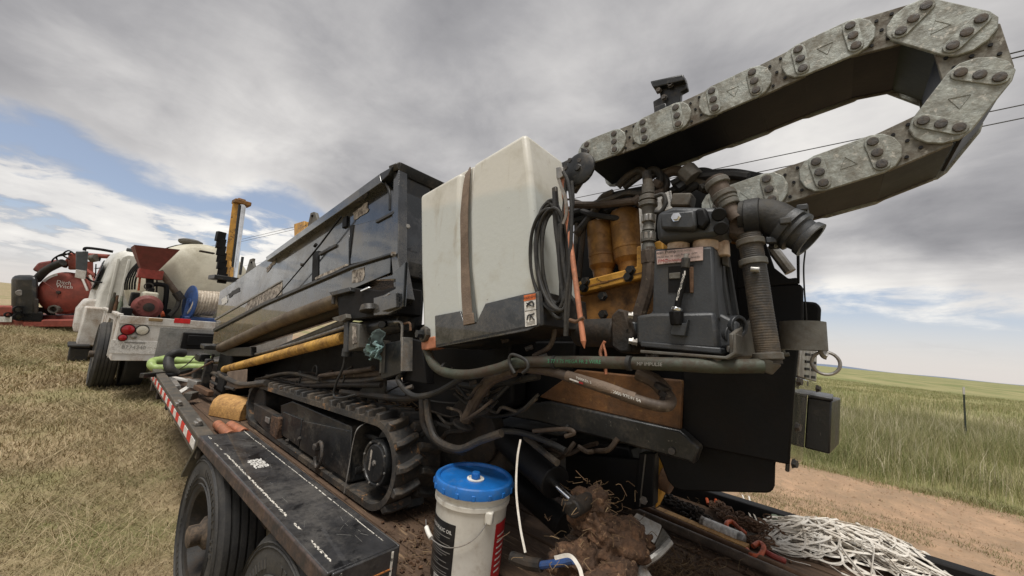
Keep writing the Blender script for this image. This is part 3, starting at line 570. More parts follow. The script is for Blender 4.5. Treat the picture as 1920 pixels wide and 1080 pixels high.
# --- rod box (long black cover)
XC = 1.15
RB = plate('rod_box', [(398, 647), (412, 546), (497, 487), (711, 332), (746, 308), (743, 470), (738, 512), (621, 557)], XC, .42, 'cover', DR, .008)
plate('lower_strip', [(398, 649), (401, 622), (493, 572), (656, 502), (733, 478), (731, 512), (621, 559)], XC - .022, .02, 'cover', RB, .003)
plate('ledge', [(399, 622), (493, 573), (656, 502), (735, 477), (735, 473), (656, 497), (493, 567), (400, 616)], XC - .04, .038, 'black', RB, .003)
plate('crease', [(402, 601), (527, 528), (527, 525), (402, 597)], XC - .008, .008, 'steel', RB, .002)
plate('top_channel', [(498, 482), (711, 326), (713, 336), (715, 342), (500, 490)], XC - .05, .10, 'cover', RB, .004)
plate('top_channel', [(711, 326), (735, 312), (728, 328), (714, 341)], XC - .045, .09, 'black', RB, .004)
plate('lid', [(731, 322), (745, 304), (752, 304), (748, 318), (745, 325)], XC - .02, .50, 'black', RB, .004)
plate('door_panel', [(657, 424), (742, 402), (741, 478), (657, 496)], XC - .012, .014, 'cover', RB, .004)
plate('door_panel', [(597, 474), (631, 458), (654, 440), (654, 497), (597, 527)], XC - .010, .012, 'cover', RB, .004)
plate('slot', [(586, 472), (597, 470), (596, 530), (584, 536)], XC - .016, .018, 'blackdeep', RB, .002)
plate('slot', [(642, 410), (650, 404), (649, 424), (641, 428)], XC - .014, .016, 'blackdeep', RB, .002)
plate('slot', [(656, 423), (663, 421), (659, 452), (655, 484)], XC - .018, .02, 'blackdeep', RB, .002)
plate('door_lip', [(597, 474), (629, 457), (629, 462), (597, 479)], XC - .022, .014, 'black', RB, .002)
plate('door_lip', [(704, 413), (738, 395), (738, 400), (704, 418)], XC - .022, .014, 'black', RB, .002)
MB().tube(px([(715, 332), (730, 358), (731, 394)], XC - .02), .008, 8, 4).build('latch_rod', 'black', RB)
s1 = MB(); s1.tube(px([(640, 406), (600, 459), (569, 497)], XC - .05), .006, 8, 0); s1.tube(px([(569, 497), (517, 558)], XC - .05), .0045, 8, 0); s1.cyl(PX(590, 462, XC - .05), PX(593, 458, XC - .05), .011); s1.build('gas_strut', 'blackdeep', RB)
bolt(PX(569, 497, XC - .04), (-1, 0, 0), .012, .02, 'bolt', RB)
def torn(name, pts, x, m, parent, seed=0, n=5):
    rr = random.Random(seed); out = []
    for i in range(len(pts)):
        a, c = V3(pts[i]), V3(pts[(i + 1) % len(pts)])
        for k in range(n): q = a + (c - a) * k / n; out.append((q[0] + rr.uniform(-1, 1) * 1.2, q[1] + rr.uniform(-1, 1) * 1.2))
    return plate(name, out, x, .0015, m, parent, 0)
torn('worn_decal', [(662, 399), (688, 379), (691, 396), (664, 414)], XC - .004, 'worn', RB, 1)
torn('worn_decal', [(659, 508), (683, 501), (682, 526), (660, 532)], XC - .0245, 'worn', RB, 2)
torn('worn_decal', [(499, 503), (517, 486), (517, 492), (500, 510)], XC - .004, 'worn', RB, 3)
torn('worn_decal', [(415, 563), (425, 553), (426, 566), (416, 574)], XC - .004, 'labelwhite', RB, 4)
torn('worn_decal', [(458, 575), (470, 562), (528, 530), (530, 560), (500, 570), (461, 588)], XC - .003, 'worn', RB, 5)
torn('worn_decal', [(590, 520), (650, 494), (652, 497), (592, 525)], XC - .045, 'worn', RB, 6)
torn('worn_decal', [(428, 551), (448, 538), (449, 546), (429, 559)], XC - .004, 'ink', RB, 14)
for (p, q, r) in (((576, 417), (594, 408), (585, 397)), ((457, 512), (476, 500), (471, 484))):
    plate('lifting_lug', [(p[0] - 2, p[1] + 18), (q[0] + 2, q[1] + 20), q, (q[0] - 3, q[1] - 10), (r[0] + 3, r[1]), (r[0] - 3, r[1] + 2)], XC + .01, .025, 'castgrey', RB, .004)
    MB().cyl(PX(r[0] + 1, r[1] + 8, XC + .006), PX(r[0] + 1, r[1] + 8, XC + .036), .011).build('lug_hole', 'blackdeep', RB)
# rear end frame of the rod box and post
q0 = PX(746, 312, XC)[1]
def yq(pts, y): return [PY(p[0], p[1], y) for p in pts]
MB().prism(yq([(748, 322), (808, 346), (790, 640), (742, 560)], q0 - .03), (0, .03, 0)).build('end_plate', 'black', RB, .006)
MB().prism(yq([(742, 306), (750, 303), (814, 338), (812, 346), (746, 318)], q0 - .05), (0, .08, 0)).build('end_cap', 'black', RB, .006)
plate('end_post', [(738, 320), (748, 318), (746, 480), (760, 560), (742, 585), (733, 480)], XC - .02, .06, 'cover', RB, .004)
plate('end_bracket', [(703, 525), (735, 515), (760, 490), (755, 575), (727, 590), (700, 592), (700, 558), (719, 553), (741, 541), (741, 524)], XC - .06, .02, 'cover', RB, .004)
bolt(PX(745, 568, XC - .06), (-1, 0, 0), .014, .016, 'steel', RB); bolt(PX(740, 477, XC - .03), (-1, 0, 0), .012, .018, 'steel', RB)
bolt(PX(764, 425, q0 and XC + .05), (-.5, -1, 0), .012, .02, 'steel', RB)
# --- pipe loader: brown tube, yellow drill rod, gripper
ld = MB(); ld.tube(px([(415, 652), (500, 613), (560, 589), (640, 560)], 1.17), .052, 18, 2); ld.build('rod_tube', 'tubetan', DR)
MB().tube(px([(405, 660), (500, 628), (650, 575)], 1.30), .06, 12, 2).build('feed_tube', 'grime', DR)
MB().tube(px([(440, 690), (560, 640), (650, 604)], 1.27), .03, 12, 2).build('feed_rail', 'castgrey', DR)
MB().tube(px([(480, 664), (560, 642), (650, 612)], 1.22), .014, 10, 2).build('guide_rod', 'steel', DR)
plate('feed_beam', [(430, 690), (640, 600), (650, 618), (430, 705)], 1.42, .05, 'grime', DR)
yr = px([(421, 693), (645, 633)], 1.15); dv = (yr[1] - yr[0]); Ln = np.linalg.norm(dv); prof = []
nw = 46
for k in range(nw): h0 = Ln * k / nw; prof += [(.033, h0), (.037, h0 + .35 * Ln / nw), (.037, h0 + .7 * Ln / nw), (.033, h0 + .98 * Ln / nw)]
MB().lathe(prof, yr[0], dv, 20).build('wrapped_drill_rod', 'spring', DR, ang=60)
GB = plate('gripper', [(645, 607), (652, 604), (673, 607), (672, 652), (655, 658), (643, 657)], 1.10, .09, 'castgrey', DR, .005)
plate('gripper_flange', [(645, 604), (652, 602), (650, 660), (643, 660)], 1.09, .11, 'pump', GB, .003); torn('gripper_decal', [(661, 613), (668, 611), (668, 643), (661, 645)], 1.097, 'worn', GB, 7)
MB().cyl(PX(652, 654, 1.14), PX(650, 668, 1.14), .030, seg=16).build('gripper_boss', 'pump', GB)
hose('gripper_hose', [(647, 666), (643, 690), (630, 720), (626, 742), (640, 746), (668, 740)], .007, 'rubber', GB, 1.13)
MB().tube(px([(678, 620), (720, 612), (762, 603)], 1.2), .055, 18, 2).build('lift_cylinder', 'black', DR)
MB().cyl(PX(716, 608, 1.14), PX(716, 608, 1.12), .022).cyl(PX(735, 606, 1.17), PX(750, 604, 1.17), .03).build('cylinder_port', 'black', DR, .004)
hose('hard_line', [(740, 604), (750, 604), (754, 612), (753, 640)], .007, 'steel', DR, 1.13); hose('hard_line', [(757, 607), (768, 606), (770, 620)], .006, 'rusty', DR, 1.14)
# mechanism above the gripper
MH = plate('loader_arm_housing', [(627, 545), (655, 539), (715, 544), (745, 535), (742, 588), (712, 593), (660, 600), (635, 598), (632, 560)], 1.10, .16, 'blackdeep', DR, .008)
plate('housing_flange', [(616, 548), (655, 538), (657, 546), (622, 555)], 1.07, .05, 'black', MH, .004); plate('housing_flange', [(622, 596), (648, 588), (650, 596), (640, 604), (626, 601)], 1.07, .06, 'castgrey', MH, .004)
MB().cyl(PX(626, 552, 1.09), PX(625, 570, 1.09), .012, seg=10).build('pin', 'bolt', MH); MB().cyl(PX(693, 572, 1.09), PX(693, 584, 1.09), .045, .055).build('swivel', 'black', MH, .004)
plate('bright_edge', [(675, 544), (691, 537), (692, 540), (676, 547)], 1.085, .01, 'chrome', MH, .002); plate('bright_edge', [(719, 556), (729, 549), (729, 552), (720, 559)], 1.075, .01, 'steel', MH, .002)
plate('arm_plate', [(715, 558), (742, 548), (743, 576), (716, 584)], 1.07, .02, 'cover', MH, .003)
MB().tube(px([(690, 530), (740, 515)], 1.3), .06, 14, 2).build('roller_tube', 'hosebrown', DR)
# brackets below and cable looms
plate('side_bracket', [(716, 645), (751, 638), (752, 700), (714, 712)], 1.12, .03, 'black', DR, .004); plate('side_bracket_edge', [(713, 640), (717, 638), (714, 700), (711, 700)], 1.10, .05, 'castgrey', DR, .002)
plate('side_bracket', [(752, 632), (790, 640), (800, 720), (754, 712)], 1.16, .05, 'blackdeep', DR, .004)
plate('bracket_edge', [(752, 632), (755, 632), (754, 696), (751, 696)], 1.10, .06, 'steel', DR, .001)
for k, (a, r, mm) in enumerate((([(520, 715), (580, 712), (640, 705), (718, 700)], .022, 'hosebrown'), ([(560, 720), (620, 716), (680, 715), (722, 708)], .02, 'hose'), ([(600, 705), (660, 697), (700, 690)], .016, 'hosebrown'), ([(500, 705), (560, 722), (640, 722), (715, 722)], .016, 'grime'), ([(480, 712), (540, 700), (600, 712)], .014, 'hose'))):
    hose('hose_loom', a, r, mm, DR, 1.34 - .02 * k)
for p in ((640, 700), (560, 700), (590, 690)): MB().tube([PX(p[0], p[1] + 8, 1.3) + V3((0, .04 * math.cos(t), .05 * math.sin(t))) for t in np.linspace(0, 5.6, 14)], .006, 7, 2).build('loose_hose', 'rubber', DR)
plate('hanger_plate', [(672, 735), (700, 705), (722, 703), (718, 762), (700, 765), (668, 758)], 1.34, .02, 'castgrey', DR, .004)
for p in ((683, 750), (703, 755)): plate('hanger_hole', [(p[0] - 4, p[1] - 8), (p[0] + 4, p[1] - 6), (p[0] + 4, p[1] + 9), (p[0] - 4, p[1] + 6)], 1.335, .008, 'blackdeep', DR, 0)
# front vise and anchors
VS = MB(); VS.bb(1.18, 1.75, 4.7, 5.15, DZ + .05, 1.24); VS.bb(1.1, 1.3, 4.45, 4.7, DZ + .12, DZ + .30); VS.build('front_vise', 'blackdeep', DR, .02)
plate('vise_guard', [(426, 697), (462, 692), (460, 727), (421, 731)], 1.12, .012, 'strap', DR, .004)
plate('vise_frame', [(382, 655), (470, 650), (470, 668), (382, 668)], 1.18, .05, 'black', DR, .005)
for k, p in enumerate((([(393, 738), (388, 720), (398, 700), (420, 712)], .02), ([(400, 665), (392, 690), (396, 715), (440, 730)], .014), ([(410, 700), (450, 720), (500, 718)], .025))): hose('vise_hose', p[0], p[1], 'hose', DR, 1.12)
hose('vise_rod', [(322, 706), (350, 702), (372, 692), (398, 678)], .010, 'rusty', DR, 1.0); hose('vise_rod', [(315, 704), (340, 690), (352, 682), (366, 668)], .006, 'castgrey', DR, 1.0)
for (p, s) in (((380, 670), (.10, .2, .08)), ((370, 700), (.08, .12, .10)), ((392, 650), (.12, .2, .05)), ((388, 700), (.07, .07, .30))): MB().box(PX(*p, 1.08), s).build('anchor_block', 'black', DR, .01)
# mast
MA = MB(); mp = [PY(*p, 5.6) for p in ((427, 524), (446, 380))]; MA.tube(mp, .055, 4, 0); MA.build('mast', 'yellow', DR, .006)
MB().tube([PY(437, 524, 5.55), PY(455, 384, 5.55)], .036, 14, 0).build('mast_cylinder', 'chrome', DR); MB().tube([PY(433, 524, 5.52), PY(449, 384, 5.52)], .012, 8, 0).build('mast_rod', 'black', DR)
MB().box(PY(453, 381, 5.58), (.17, .16, .05)).box(PY(452, 377, 5.58), (.08, .08, .05)).build('mast_cap', 'yellowdirty', DR, .008)
b = MB(); rr = random.Random(4)
for k in range(7): b.box(PY(416 - .6 * k + 1, 522 - k * 13, 5.45), (.085, .07, .115), rz=rr.uniform(-.2, .2))
b.build('drag_chain', 'blackdeep', DR, .006)
plate('mast_guide', [(424, 524), (427, 460), (432, 455), (430, 524)], 1.2, .04, 'yellow', DR); MB().tube(px([(450, 515), (455, 482)], 1.2), .014, 8, 0).build('mast_pin', 'black', DR)
MB().box(PY(430, 524, 5.5), (.35, .3, .05)).build('mast_base', 'black', DR, .006)
plate('loader_stub', [(553, 500), (551, 420), (570, 414), (572, 500)], 1.42, .08, 'yellow', DR)
# --- white tank on the drill: translucent plastic with its contents showing as a level line
tm = bpy.data.materials.new('tank_plastic'); tm.use_nodes = True; t = NT(tm.node_tree); tm.node_tree.nodes.clear()
gp = t.n('ShaderNodeNewGeometry').outputs['Position']; sz = t.n('ShaderNodeSeparateXYZ', {0: gp}); n_a = t.noise(gp, 6, 7, .65); n_b = t.noise(gp, 55, 5, .6); n_c = t.noise(t.n('ShaderNodeMapping', {'Vector': gp, 'Scale': (18, 18, 2.5)}).outputs[0], 1.0, 6, .65)
lev = t.ss(t.m('ADD', sz.outputs[2], t.m('MULTIPLY', n_a, .03)), 2.275, 2.325)
tcx = t.mix(lev, (.53, .545, .51), (.63, .61, .545)); tcx = t.mix(t.ss(n_a, .50, .72, 0, .55), tcx, (.40, .37, .29)); tcx = t.mix(t.ss(n_c, .58, .72, 0, .45), tcx, (.33, .27, .19)); tcx = t.mix(t.ss(n_b, .70, .74, 0, .6), tcx, (.16, .12, .09))
bp = t.n('ShaderNodeBump', {'Strength': .08, 'Distance': .01, 'Height': t.m('ADD', n_b, n_a)})
t.n('ShaderNodeOutputMaterial', {'Surface': t.n('ShaderNodeBsdfPrincipled', {'Base Color': tcx, 'Roughness': .42, 'Normal': bp.outputs[0], 'Subsurface Weight': .15, 'Subsurface Radius': (.03, .03, .025)}).outputs[0]}); MATS['tank_plastic'] = tm
XT = 1.05; TT = .275
b = MB(); b.prism(px([(787, 366), (864, 321), (861, 400), (864, 520), (871, 640), (793, 652), (788, 500)], XT), (TT, 0, 0))
TKN = b.build('tank', 'tank_plastic', DR, .022, 4)
MB().prism(px([(886, 307), (985, 247), (993, 310), (1003, 420), (1010, 600), (894, 632), (881, 500), (880, 400)], XT), (TT, 0, 0)).build('tank_shell', 'tank_plastic', TKN, .022, 4)
MB().prism(px([(860, 326), (890, 310), (886, 400), (888, 500), (894, 630), (868, 636), (858, 500)], XT + .05), (TT - .09, 0, 0)).build('tank_groove', 'tank_plastic', TKN, .01)
MB().ribbon(px([(878, 324, XT + .10), (876, 323, XT + .05), (873, 340, XT + .022), (870, 400, XT + .012), (870, 470, XT + .010), (874, 550, XT + .006), (878, 606, XT - .014)], XT), .052, (-1, 0, .05), .002).build('tank_strap', 'strap', TKN)
plate('strap_end', [(869, 590), (886, 586), (888, 606), (869, 610)], XT - .022, .008, 'strap', TKN, .002)
BK = plate('tank_bracket', [(815, 592), (863, 583), (870, 608), (894, 603), (910, 569), (980, 552), (1011, 546), (1014, 608), (990, 620), (817, 652)], XT - .012, .008, 'cover', DR, .002)
MB().prism(px([(817, 652), (1009, 613), (1014, 608), (1014, 604), (817, 645)], XT - .012), (TT + .04, 0, 0)).build('bracket_floor', 'black', BK, .003)
plate('bracket_rear', [(1009, 545), (1016, 545), (1020, 610), (1012, 612)], XT - .012, TT + .03, 'black', BK, .003)
plate('tank_lug', [(789, 636), (815, 630), (816, 652), (800, 656), (790, 656)], XT - .004, .06, 'copper', TKN, .004)
bp_ = PX(797, 627, XT - .004); MB().lathe([(.036, -.01), (.036, .012), (.028, .014)], bp_, (-1, .2, 0), 8).build('drain_flange', 'black', TKN, .002); bolt(bp_ + V3((-.012, 0, 0)), (-1, .2, 0), .018, .03, 'black', TKN)
WD = plate('warning_decal', [(982, 554), (1004, 550), (1006, 609), (985, 613)], XT - .0145, .001, 'labelwhite', BK, 0)
plate('decal_header', [(982, 554), (1004, 550), (1004, 561), (982, 565)], XT - .0155, .001, 'labelorange', WD, 0)
text('decal_text', 'WARNING', PX(993.5, 557.5, XT - .016), RD * -1, RN, .013, 'ink', WD, .0006)
plate('decal_rule', [(984, 583), (1005, 579.5), (1005, 580.3), (984, 583.8)], XT - .0155, .001, 'ink', WD, 0)
MB().ribbon(px([(987, 575), (992, 568), (998, 566), (1001, 572)], XT - .017), .006, (-1, 0, 0), .0005).ribbon(px([(987, 568), (995, 573), (1001, 574)], XT - .017), .004, (-1, 0, 0), .0005).ribbon(px([(988, 600), (990, 592), (996, 590), (1002, 588)], XT - .017), .005, (-1, 0, 0), .0005).ribbon(px([(993, 601), (995, 592), (999, 597), (1002, 600)], XT - .017), .004, (-1, 0, 0), .0005).build('decal_pictogram', 'ink', WD)
for k in range(3): plate('decal_rule', [(987, 604 + k * 2.4), (1003, 601 + k * 2.4), (1003, 601.8 + k * 2.4), (987, 604.8 + k * 2.4)], XT - .0155, .001, 'inkgrey', WD, 0)
# --- cable chain
XL, XR = 1.40, 1.66
hp = [(1103, 287), (1154, 268), (1209, 247), (1271, 220), (1339, 190), (1415, 156), (1501, 115), (1599, 72), (1711, 41), (1810, 67), (1834, 146), (1762, 237), (1644, 290), (1537, 326), (1443, 357), (1345, 388)]
H_ = [PX(*p, XL)[1:] for p in hp]
CH = MB().tube([PX(1125, 303, 1.53), PX(1300, 235, 1.53), PX(1600, 100, 1.53), PX(1700, 62, 1.53)], .03, 10, 8).build('cable_chain', 'rubber', DR)
HH = .060
def stad(a, c, hh, ra, rc, n=7):
    # plate outline in (y,z): straight sides with bulging rounded ends
    a, c = V3(a), V3(c); d = unit(c - a); m_ = V3((-d[1], d[0])); out = []
    for t_ in np.linspace(-math.pi / 2, math.pi / 2, n): out.append(c + d * (rc * math.cos(t_)) + m_ * (hh * math.sin(t_)))
    for t_ in np.linspace(math.pi / 2, 3 * math.pi / 2, n): out.append(a + d * (ra * math.cos(t_)) + m_ * (hh * math.sin(t_)))
    return out
def yz(poly, x): return [V3((x, q[0], q[1])) for q in poly]
for i in range(len(H_) - 1):
    a, c = V3(H_[i]), V3(H_[i + 1]); d = unit(c - a); m_ = V3((-d[1], d[0])); outer = (i % 2 == 0) == (i < 0) if False else (i in (0, 2, 4, 6, 8, 10, 12, 14))
    for xs, sg in ((XL, -1), (XR, 1)):
        if outer: MB().prism(yz(stad(a, c, HH, .050, .050), xs + sg * .009), (-sg * .010, 0, 0)).build('side_plate', 'plate', CH, .0025)
        else: MB().prism(yz(stad(a, c, HH * .97, .012, .012, 4), xs), (-sg * .010, 0, 0)).build('side_plate', 'plateinner', CH, .002)
    if outer:
        for e, sg in ((a, 1), (c, -1)):         # raised bar that carries the three bolts
            MB().prism(yz(stad(e - m_ * .036, e + m_ * .036, .0185, .0185, .0185, 6), XL - .013), (.0045, 0, 0)).build('bolt_bar', 'plate', CH, .0015)
        if i in (4, 6, 8, 10, 12, 14):
            mid_ = (a + c) / 2; tri = [mid_ + d * .022 * math.cos(q) + m_ * .022 * math.sin(q) for q in (math.pi / 2, math.pi * 7 / 6, math.pi * 11 / 6)]
            MB().tube(yz(tri + tri[:1], XL - .0094), .0009, 5, 0).build('embossed_triangle', 'plate', CH)
    for o in (-.036, 0, .036):
        for e in ((a, c) if outer else ()):
            q = e + m_ * o; MB().lathe([(.0125, 0), (.0125, .0025), (.0113, .004), (.007, .0045), (.001, .0046)], (XL - .0135, q[0], q[1]), (-1, 0, 0), 12).build('bolt', 'bolt', CH, sm=False)
    if not outer:
        for e, f in ((.35, .7), (.5, 0), (.65, -.7), (.4, -.55), (.62, .55)):
            q = a + (c - a) * e + m_ * HH * f; MB().cyl((XL - .004, q[0], q[1]), (XL + .001, q[0], q[1]), .0045, seg=8).build('rivet', 'blackdeep', CH)
    # floor and roof panels between the plates
    for off, nm in ((-HH * .82, 'chainpanel'), (HH * .82, 'chainpanel')):
        MB().prism(yz([a - d * .006 + m_ * off - m_ * .004, c + d * .006 + m_ * off - m_ * .004, c + d * .006 + m_ * off + m_ * .004, a - d * .006 + m_ * off + m_ * .004], XL + .012), (XR - XL - .024, 0, 0)).build('cross_panel', nm if i % 2 else 'chaincross', CH, .001)
# chain brackets
CB = plate('chain_anchor', [(1052, 305), (1078, 292), (1098, 300), (1095, 330), (1075, 360), (1058, 355)], XL - .015, .03, 'black', DR, .005)
MB().lathe([(.075, 0), (.075, .012), (.06, .02), (.015, .02), (.015, .03)], PX(1088, 318, XL - .02), (-1, 0, 0), 22).build('anchor_wheel', 'black', CB, .002)
for p in ((1070, 302), (1062, 316), (1088, 302)): bolt(PX(*p, XL - .03), (-1, 0, 0), .011, .012, 'bolt', CB)
plate('anchor_tab', [(1088, 276), (1101, 280), (1100, 305), (1092, 300)], XL - .02, .02, 'black', CB, .002)
KB = plate('chain_stand', [(1227, 215), (1224, 190), (1238, 182), (1235, 168), (1222, 160), (1219, 152), (1278, 139), (1285, 146), (1289, 165), (1276, 172), (1275, 195), (1252, 204)], 1.50, .03, 'black', DR, .004)
plate('stand_foot', [(1226, 218), (1226, 200), (1248, 192), (1252, 206)], 1.46, .09, 'black', KB, .004); plate('stand_rib', [(1222, 153), (1281, 139), (1284, 150), (1224, 164)], 1.475, .05, 'black', KB, .004)
for p in ((1236, 171), (1258, 160), (1258, 158), (1246, 184)): bolt(PX(*p, 1.49), (-1, 0, 0), .010, .014, 'bolt', KB)
# --- engine bay: yellow gearbox, filters, hoses
XG = 1.50
GBX = plate('gearbox', [(1080, 556), (1120, 545), (1207, 520), (1232, 505), (1235, 620), (1140, 632), (1078, 640)], XG, .22, 'yellowdirty', DR, .012)
plate('gearbox_rail', [(1084, 528), (1150, 511), (1193, 500), (1193, 462), (1243, 449), (1246, 515), (1208, 521), (1084, 552)], XG - .03, .16, 'yellow', GBX, .006)
plate('gearbox_groove', [(1084, 540), (1207, 509), (1207, 511), (1084, 542.5)], XG - .032, .01, 'yellowdirty', GBX, 0)
for p in ((1099, 528), (1096, 540), (1183, 507), (1179, 520), (1131, 556), (1132, 590)): bolt(PX(*p, XG - .03), (-1, 0, 0), .016, .022, 'black', GBX)
plate('gearbox_tail', [(1420, 402), (1497, 368), (1503, 400), (1440, 425), (1385, 450), (1360, 445)], 1.56, .10, 'yellow', DR, .006)
for (p, q, r) in (((1124, 418), (1131, 512), .062), ((1170, 398), (1181, 500), .066)):
    a, c = PX(*p, 1.60), PX(*q, 1.60); Lh = np.linalg.norm(c - a)
    FL = MB().lathe([(.01, -.012), (r * .55, -.012), (r * .93, 0), (r, .008), (r, Lh * .28), (r * .985, Lh * .285), (r * .985, Lh * .295), (r, Lh * .30), (r, Lh * .66), (r * 1.03, Lh * .665), (r * 1.03, Lh * .69), (r, Lh * .70), (r, Lh * .86), (r * .78, Lh * .95), (r * .72, Lh * 1.12)], a, c - a, 28).build('filter', 'filter', DR, ang=25)
    MB().cyl(a + (a - c) * .02, a + (a - c) * .16, r * .45).cyl(a + V3((0, -.03, 0)), a + V3((0, -.03, 0)) + (a - c) * .25, r * .2).build('filter_port', 'blackdeep', FL, .004)
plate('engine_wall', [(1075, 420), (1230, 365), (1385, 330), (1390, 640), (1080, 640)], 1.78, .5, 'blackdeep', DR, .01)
plate('data_sign', [(1197, 378), (1258, 357), (1262, 390), (1230, 400), (1225, 470), (1202, 476)], 1.46, .006, 'labelwhite', DR, .002)
text('lettering', 'NHTWM', PX(1250, 374, 1.459), RN, RD, .016, 'ink', DR); text('lettering', 'ARWARNM', PX(1258, 371, 1.459), RN, RD, .012, 'ink', DR)
hh = [([(1245, 360, 1.5), (1195, 375, 1.5), (1180, 378, 1.5), (1120, 384, 1.5), (1072, 384, 1.5)], .017, 'hosebrown'),
      ([(1214, 340), (1208, 325), (1196, 320), (1175, 332), (1158, 350)], .017, 'hose'), ([(1235, 350), (1238, 330), (1225, 318), (1200, 330), (1170, 352)], .015, 'hose'), ([(1246, 360), (1250, 340), (1233, 326), (1212, 338)], .015, 'hose'),
      ([(1230, 356), (1240, 335), (1258, 322), (1275, 322), (1290, 330)], .022, 'hosebrown'), ([(1285, 326), (1310, 338), (1340, 350), (1390, 345)], .034, 'hose'), ([(1150, 362), (1130, 372), (1112, 400), (1080, 440)], .02, 'hose'),
      ([(1072, 400), (1110, 388), (1150, 370), (1210, 358)], .024, 'rubber'), ([(1072, 415), (1110, 405), (1150, 386), (1200, 375)], .022, 'rubber'), ([(1390, 350), (1340, 335), (1290, 345), (1240, 370)], .02, 'rubber'), ([(1420, 342), (1350, 330), (1310, 322), (1260, 345)], .016, 'rubber'), ([(1430, 336), (1370, 326), (1320, 332), (1280, 352)], .02, 'rubber'), ([(1095, 420), (1090, 470), (1085, 520)], .014, 'hose'), ([(1085, 400), (1080, 450), (1078, 560)], .012, 'hose')]
for k, (p, r, mm) in enumerate(hh): hose('engine_hose', [(q[0], q[1], q[2] if len(q) > 2 else 1.54 + .02 * (k % 5)) for q in p], r, mm, DR, 1.55)
for (a, c, r, mm) in (((1190, 381), (1202, 371), .024, 'hosebrown'), ((1285, 318), (1302, 336), .038, 'castgrey'), ((1212, 322), (1214, 345), .02, 'bolt'), ((1228, 352), (1236, 340), .024, 'hosebrown')): MB().cyl(PX(*a, 1.5), PX(*c, 1.5), r, seg=8).build('hose_fitting', mm, DR, .003)
MB().box(PX(1281, 379, 1.45), (.07, .07, .05), .15).build('junction_box', 'castgrey', DR, .006)
# valve column with hose running down
vp = [PX(1215, 338, 1.42), PX(1216, 470, 1.42)]; Lv = np.linalg.norm(vp[1] - vp[0]); VC = MB().lathe([(r, Lv * h) for r, h in ((.018, 0), (.018, .06), (.024, .07), (.024, .2), (.019, .21), (.034, .24), (.036, .30), (.030, .31), (.036, .33), (.036, .38), (.026, .4), (.022, .5), (.026, .52), (.026, .6), (.018, .61), (.02, .68), (.024, .72), (.018, .73), (.028, .75), (.028, .88), (.02, .89), (.024, .92), (.026, 1.0))], vp[0], vp[1] - vp[0], 16).build('valve_column', 'castgrey', DR, ang=30)
for h, r in ((.56, .0275), (.81, .0295)): q = vp[0] + (vp[1] - vp[0]) * h; MB().lathe([(r, -.014), (r, .014)], q, vp[1] - vp[0], 8).build('bright_nut', 'steel', VC, .003)
hose('column_hose', [(1217, 465), (1217, 510), (1212, 545), (1200, 585), (1190, 620)], .026, 'hosebrown', DR, 1.42)
MB().cyl(PX(1216, 470, 1.42), PX(1217, 495, 1.42), .03, seg=6).build('hose_fitting', 'hosebrown', DR, .003)
hose('column_loop', [(1228, 368), (1243, 365), (1248, 380), (1240, 396), (1228, 398)], .008, 'rubber', DR, 1.40)
# --- pump
XP = 1.20
PB = plate('pump_body', [(1226, 466), (1338, 460), (1342, 560), (1347, 656), (1192, 645), (1193, 592), (1222, 587)], XP, .17, 'pump', DR, .010)
plate('pump_flange', [(1192, 592), (1222, 587), (1340, 585), (1347, 656), (1192, 646)], XP - .012, .20, 'pump', PB, .010)
plate('pump_skirt', [(1200, 640), (1352, 652), (1352, 664), (1200, 650)], XP - .02, .22, 'pump', PB, .004)
plate('pump_window', [(1253, 500), (1300, 497), (1298, 549), (1253, 548)], XP - .0025, .003, 'blackdeep', PB, 0)
plate('window_plunger', [(1254, 512), (1275, 510), (1275, 522), (1254, 523)], XP - .006, .005, 'castgrey', PB, .002); plate('window_rod', [(1292, 500), (1300, 500), (1300, 549), (1293, 549)], XP - .006, .005, 'rusty', PB, .002)
NP = plate('name_plate', [(1230.5, 471), (1318, 462.5), (1318, 488), (1231.5, 496)], XP - .006, .003, 'platepink', PB, .001)
pdv = unit(PX(1318, 475, XP) - PX(1231, 483, XP)); pup = unit(np.cross((-1, 0, 0), pdv)) * -1
pup = unit(PX(1231, 471, XP) - PX(1231.5, 496, XP)); pup = unit(pup - pdv * np.dot(pup, pdv))
for s_, q_, sz_, mm in (('Bean Pump', (1247, 473), .015, 'ink'), ('MTD NZD', (1282, 470), .009, 'inkgrey'), ('Model No  20 1420', (1253, 481), .0085, 'ink'), ('Part No  GPM', (1292, 476), .008, 'ink'), ('Serial No', (1304, 482), .007, 'ink'), ('FMC', (1243, 489.5), .0155, 'inkred'), ('Technologies', (1268, 487.5), .0115, 'inkred'), ('Fluid Control  Made in USA', (1262, 492.5), .0055, 'ink')):
    text('lettering', s_, PX(*q_, XP - .0062), pdv, pup, sz_, mm, NP, .0008)
for (a, c, r) in (((1263, 440), (1263, 470), .034), ((1315, 434), (1315, 464), .036), ((1290, 438), (1290, 468), .008), ((1334, 440), (1336, 470), .03)):
    off = .09 if r != .008 else .1
    if r == .03: off = .13
    MB().cyl(PX(*a, XP) + V3((off - .04, 0, 0)), PX(*c, XP) + V3((off - .04, 0, 0)), r, seg=24).build('plunger_tube', 'cream' if r > .01 else 'hosebrown', PB, .003)
HD = plate('pump_head', [(1232, 398), (1262, 386), (1345, 388), (1358, 402), (1356, 432), (1340, 442), (1232, 452), (1229, 420)], XP - .01, .15, 'pump', DR, .014)
plate('head_block', [(1237, 399), (1302, 393), (1304, 424), (1296, 430), (1238, 428)], XP - .045, .05, 'pump', HD, .008)
plate('head_boss', [(1302, 392), (1322, 388), (1330, 412), (1318, 430), (1304, 424)], XP - .030, .05, 'blackdeep', HD, .008)
bolt(PX(1268, 407.5, XP - .045), (-1, 0, 0), .011, .012, 'chrome', HD)
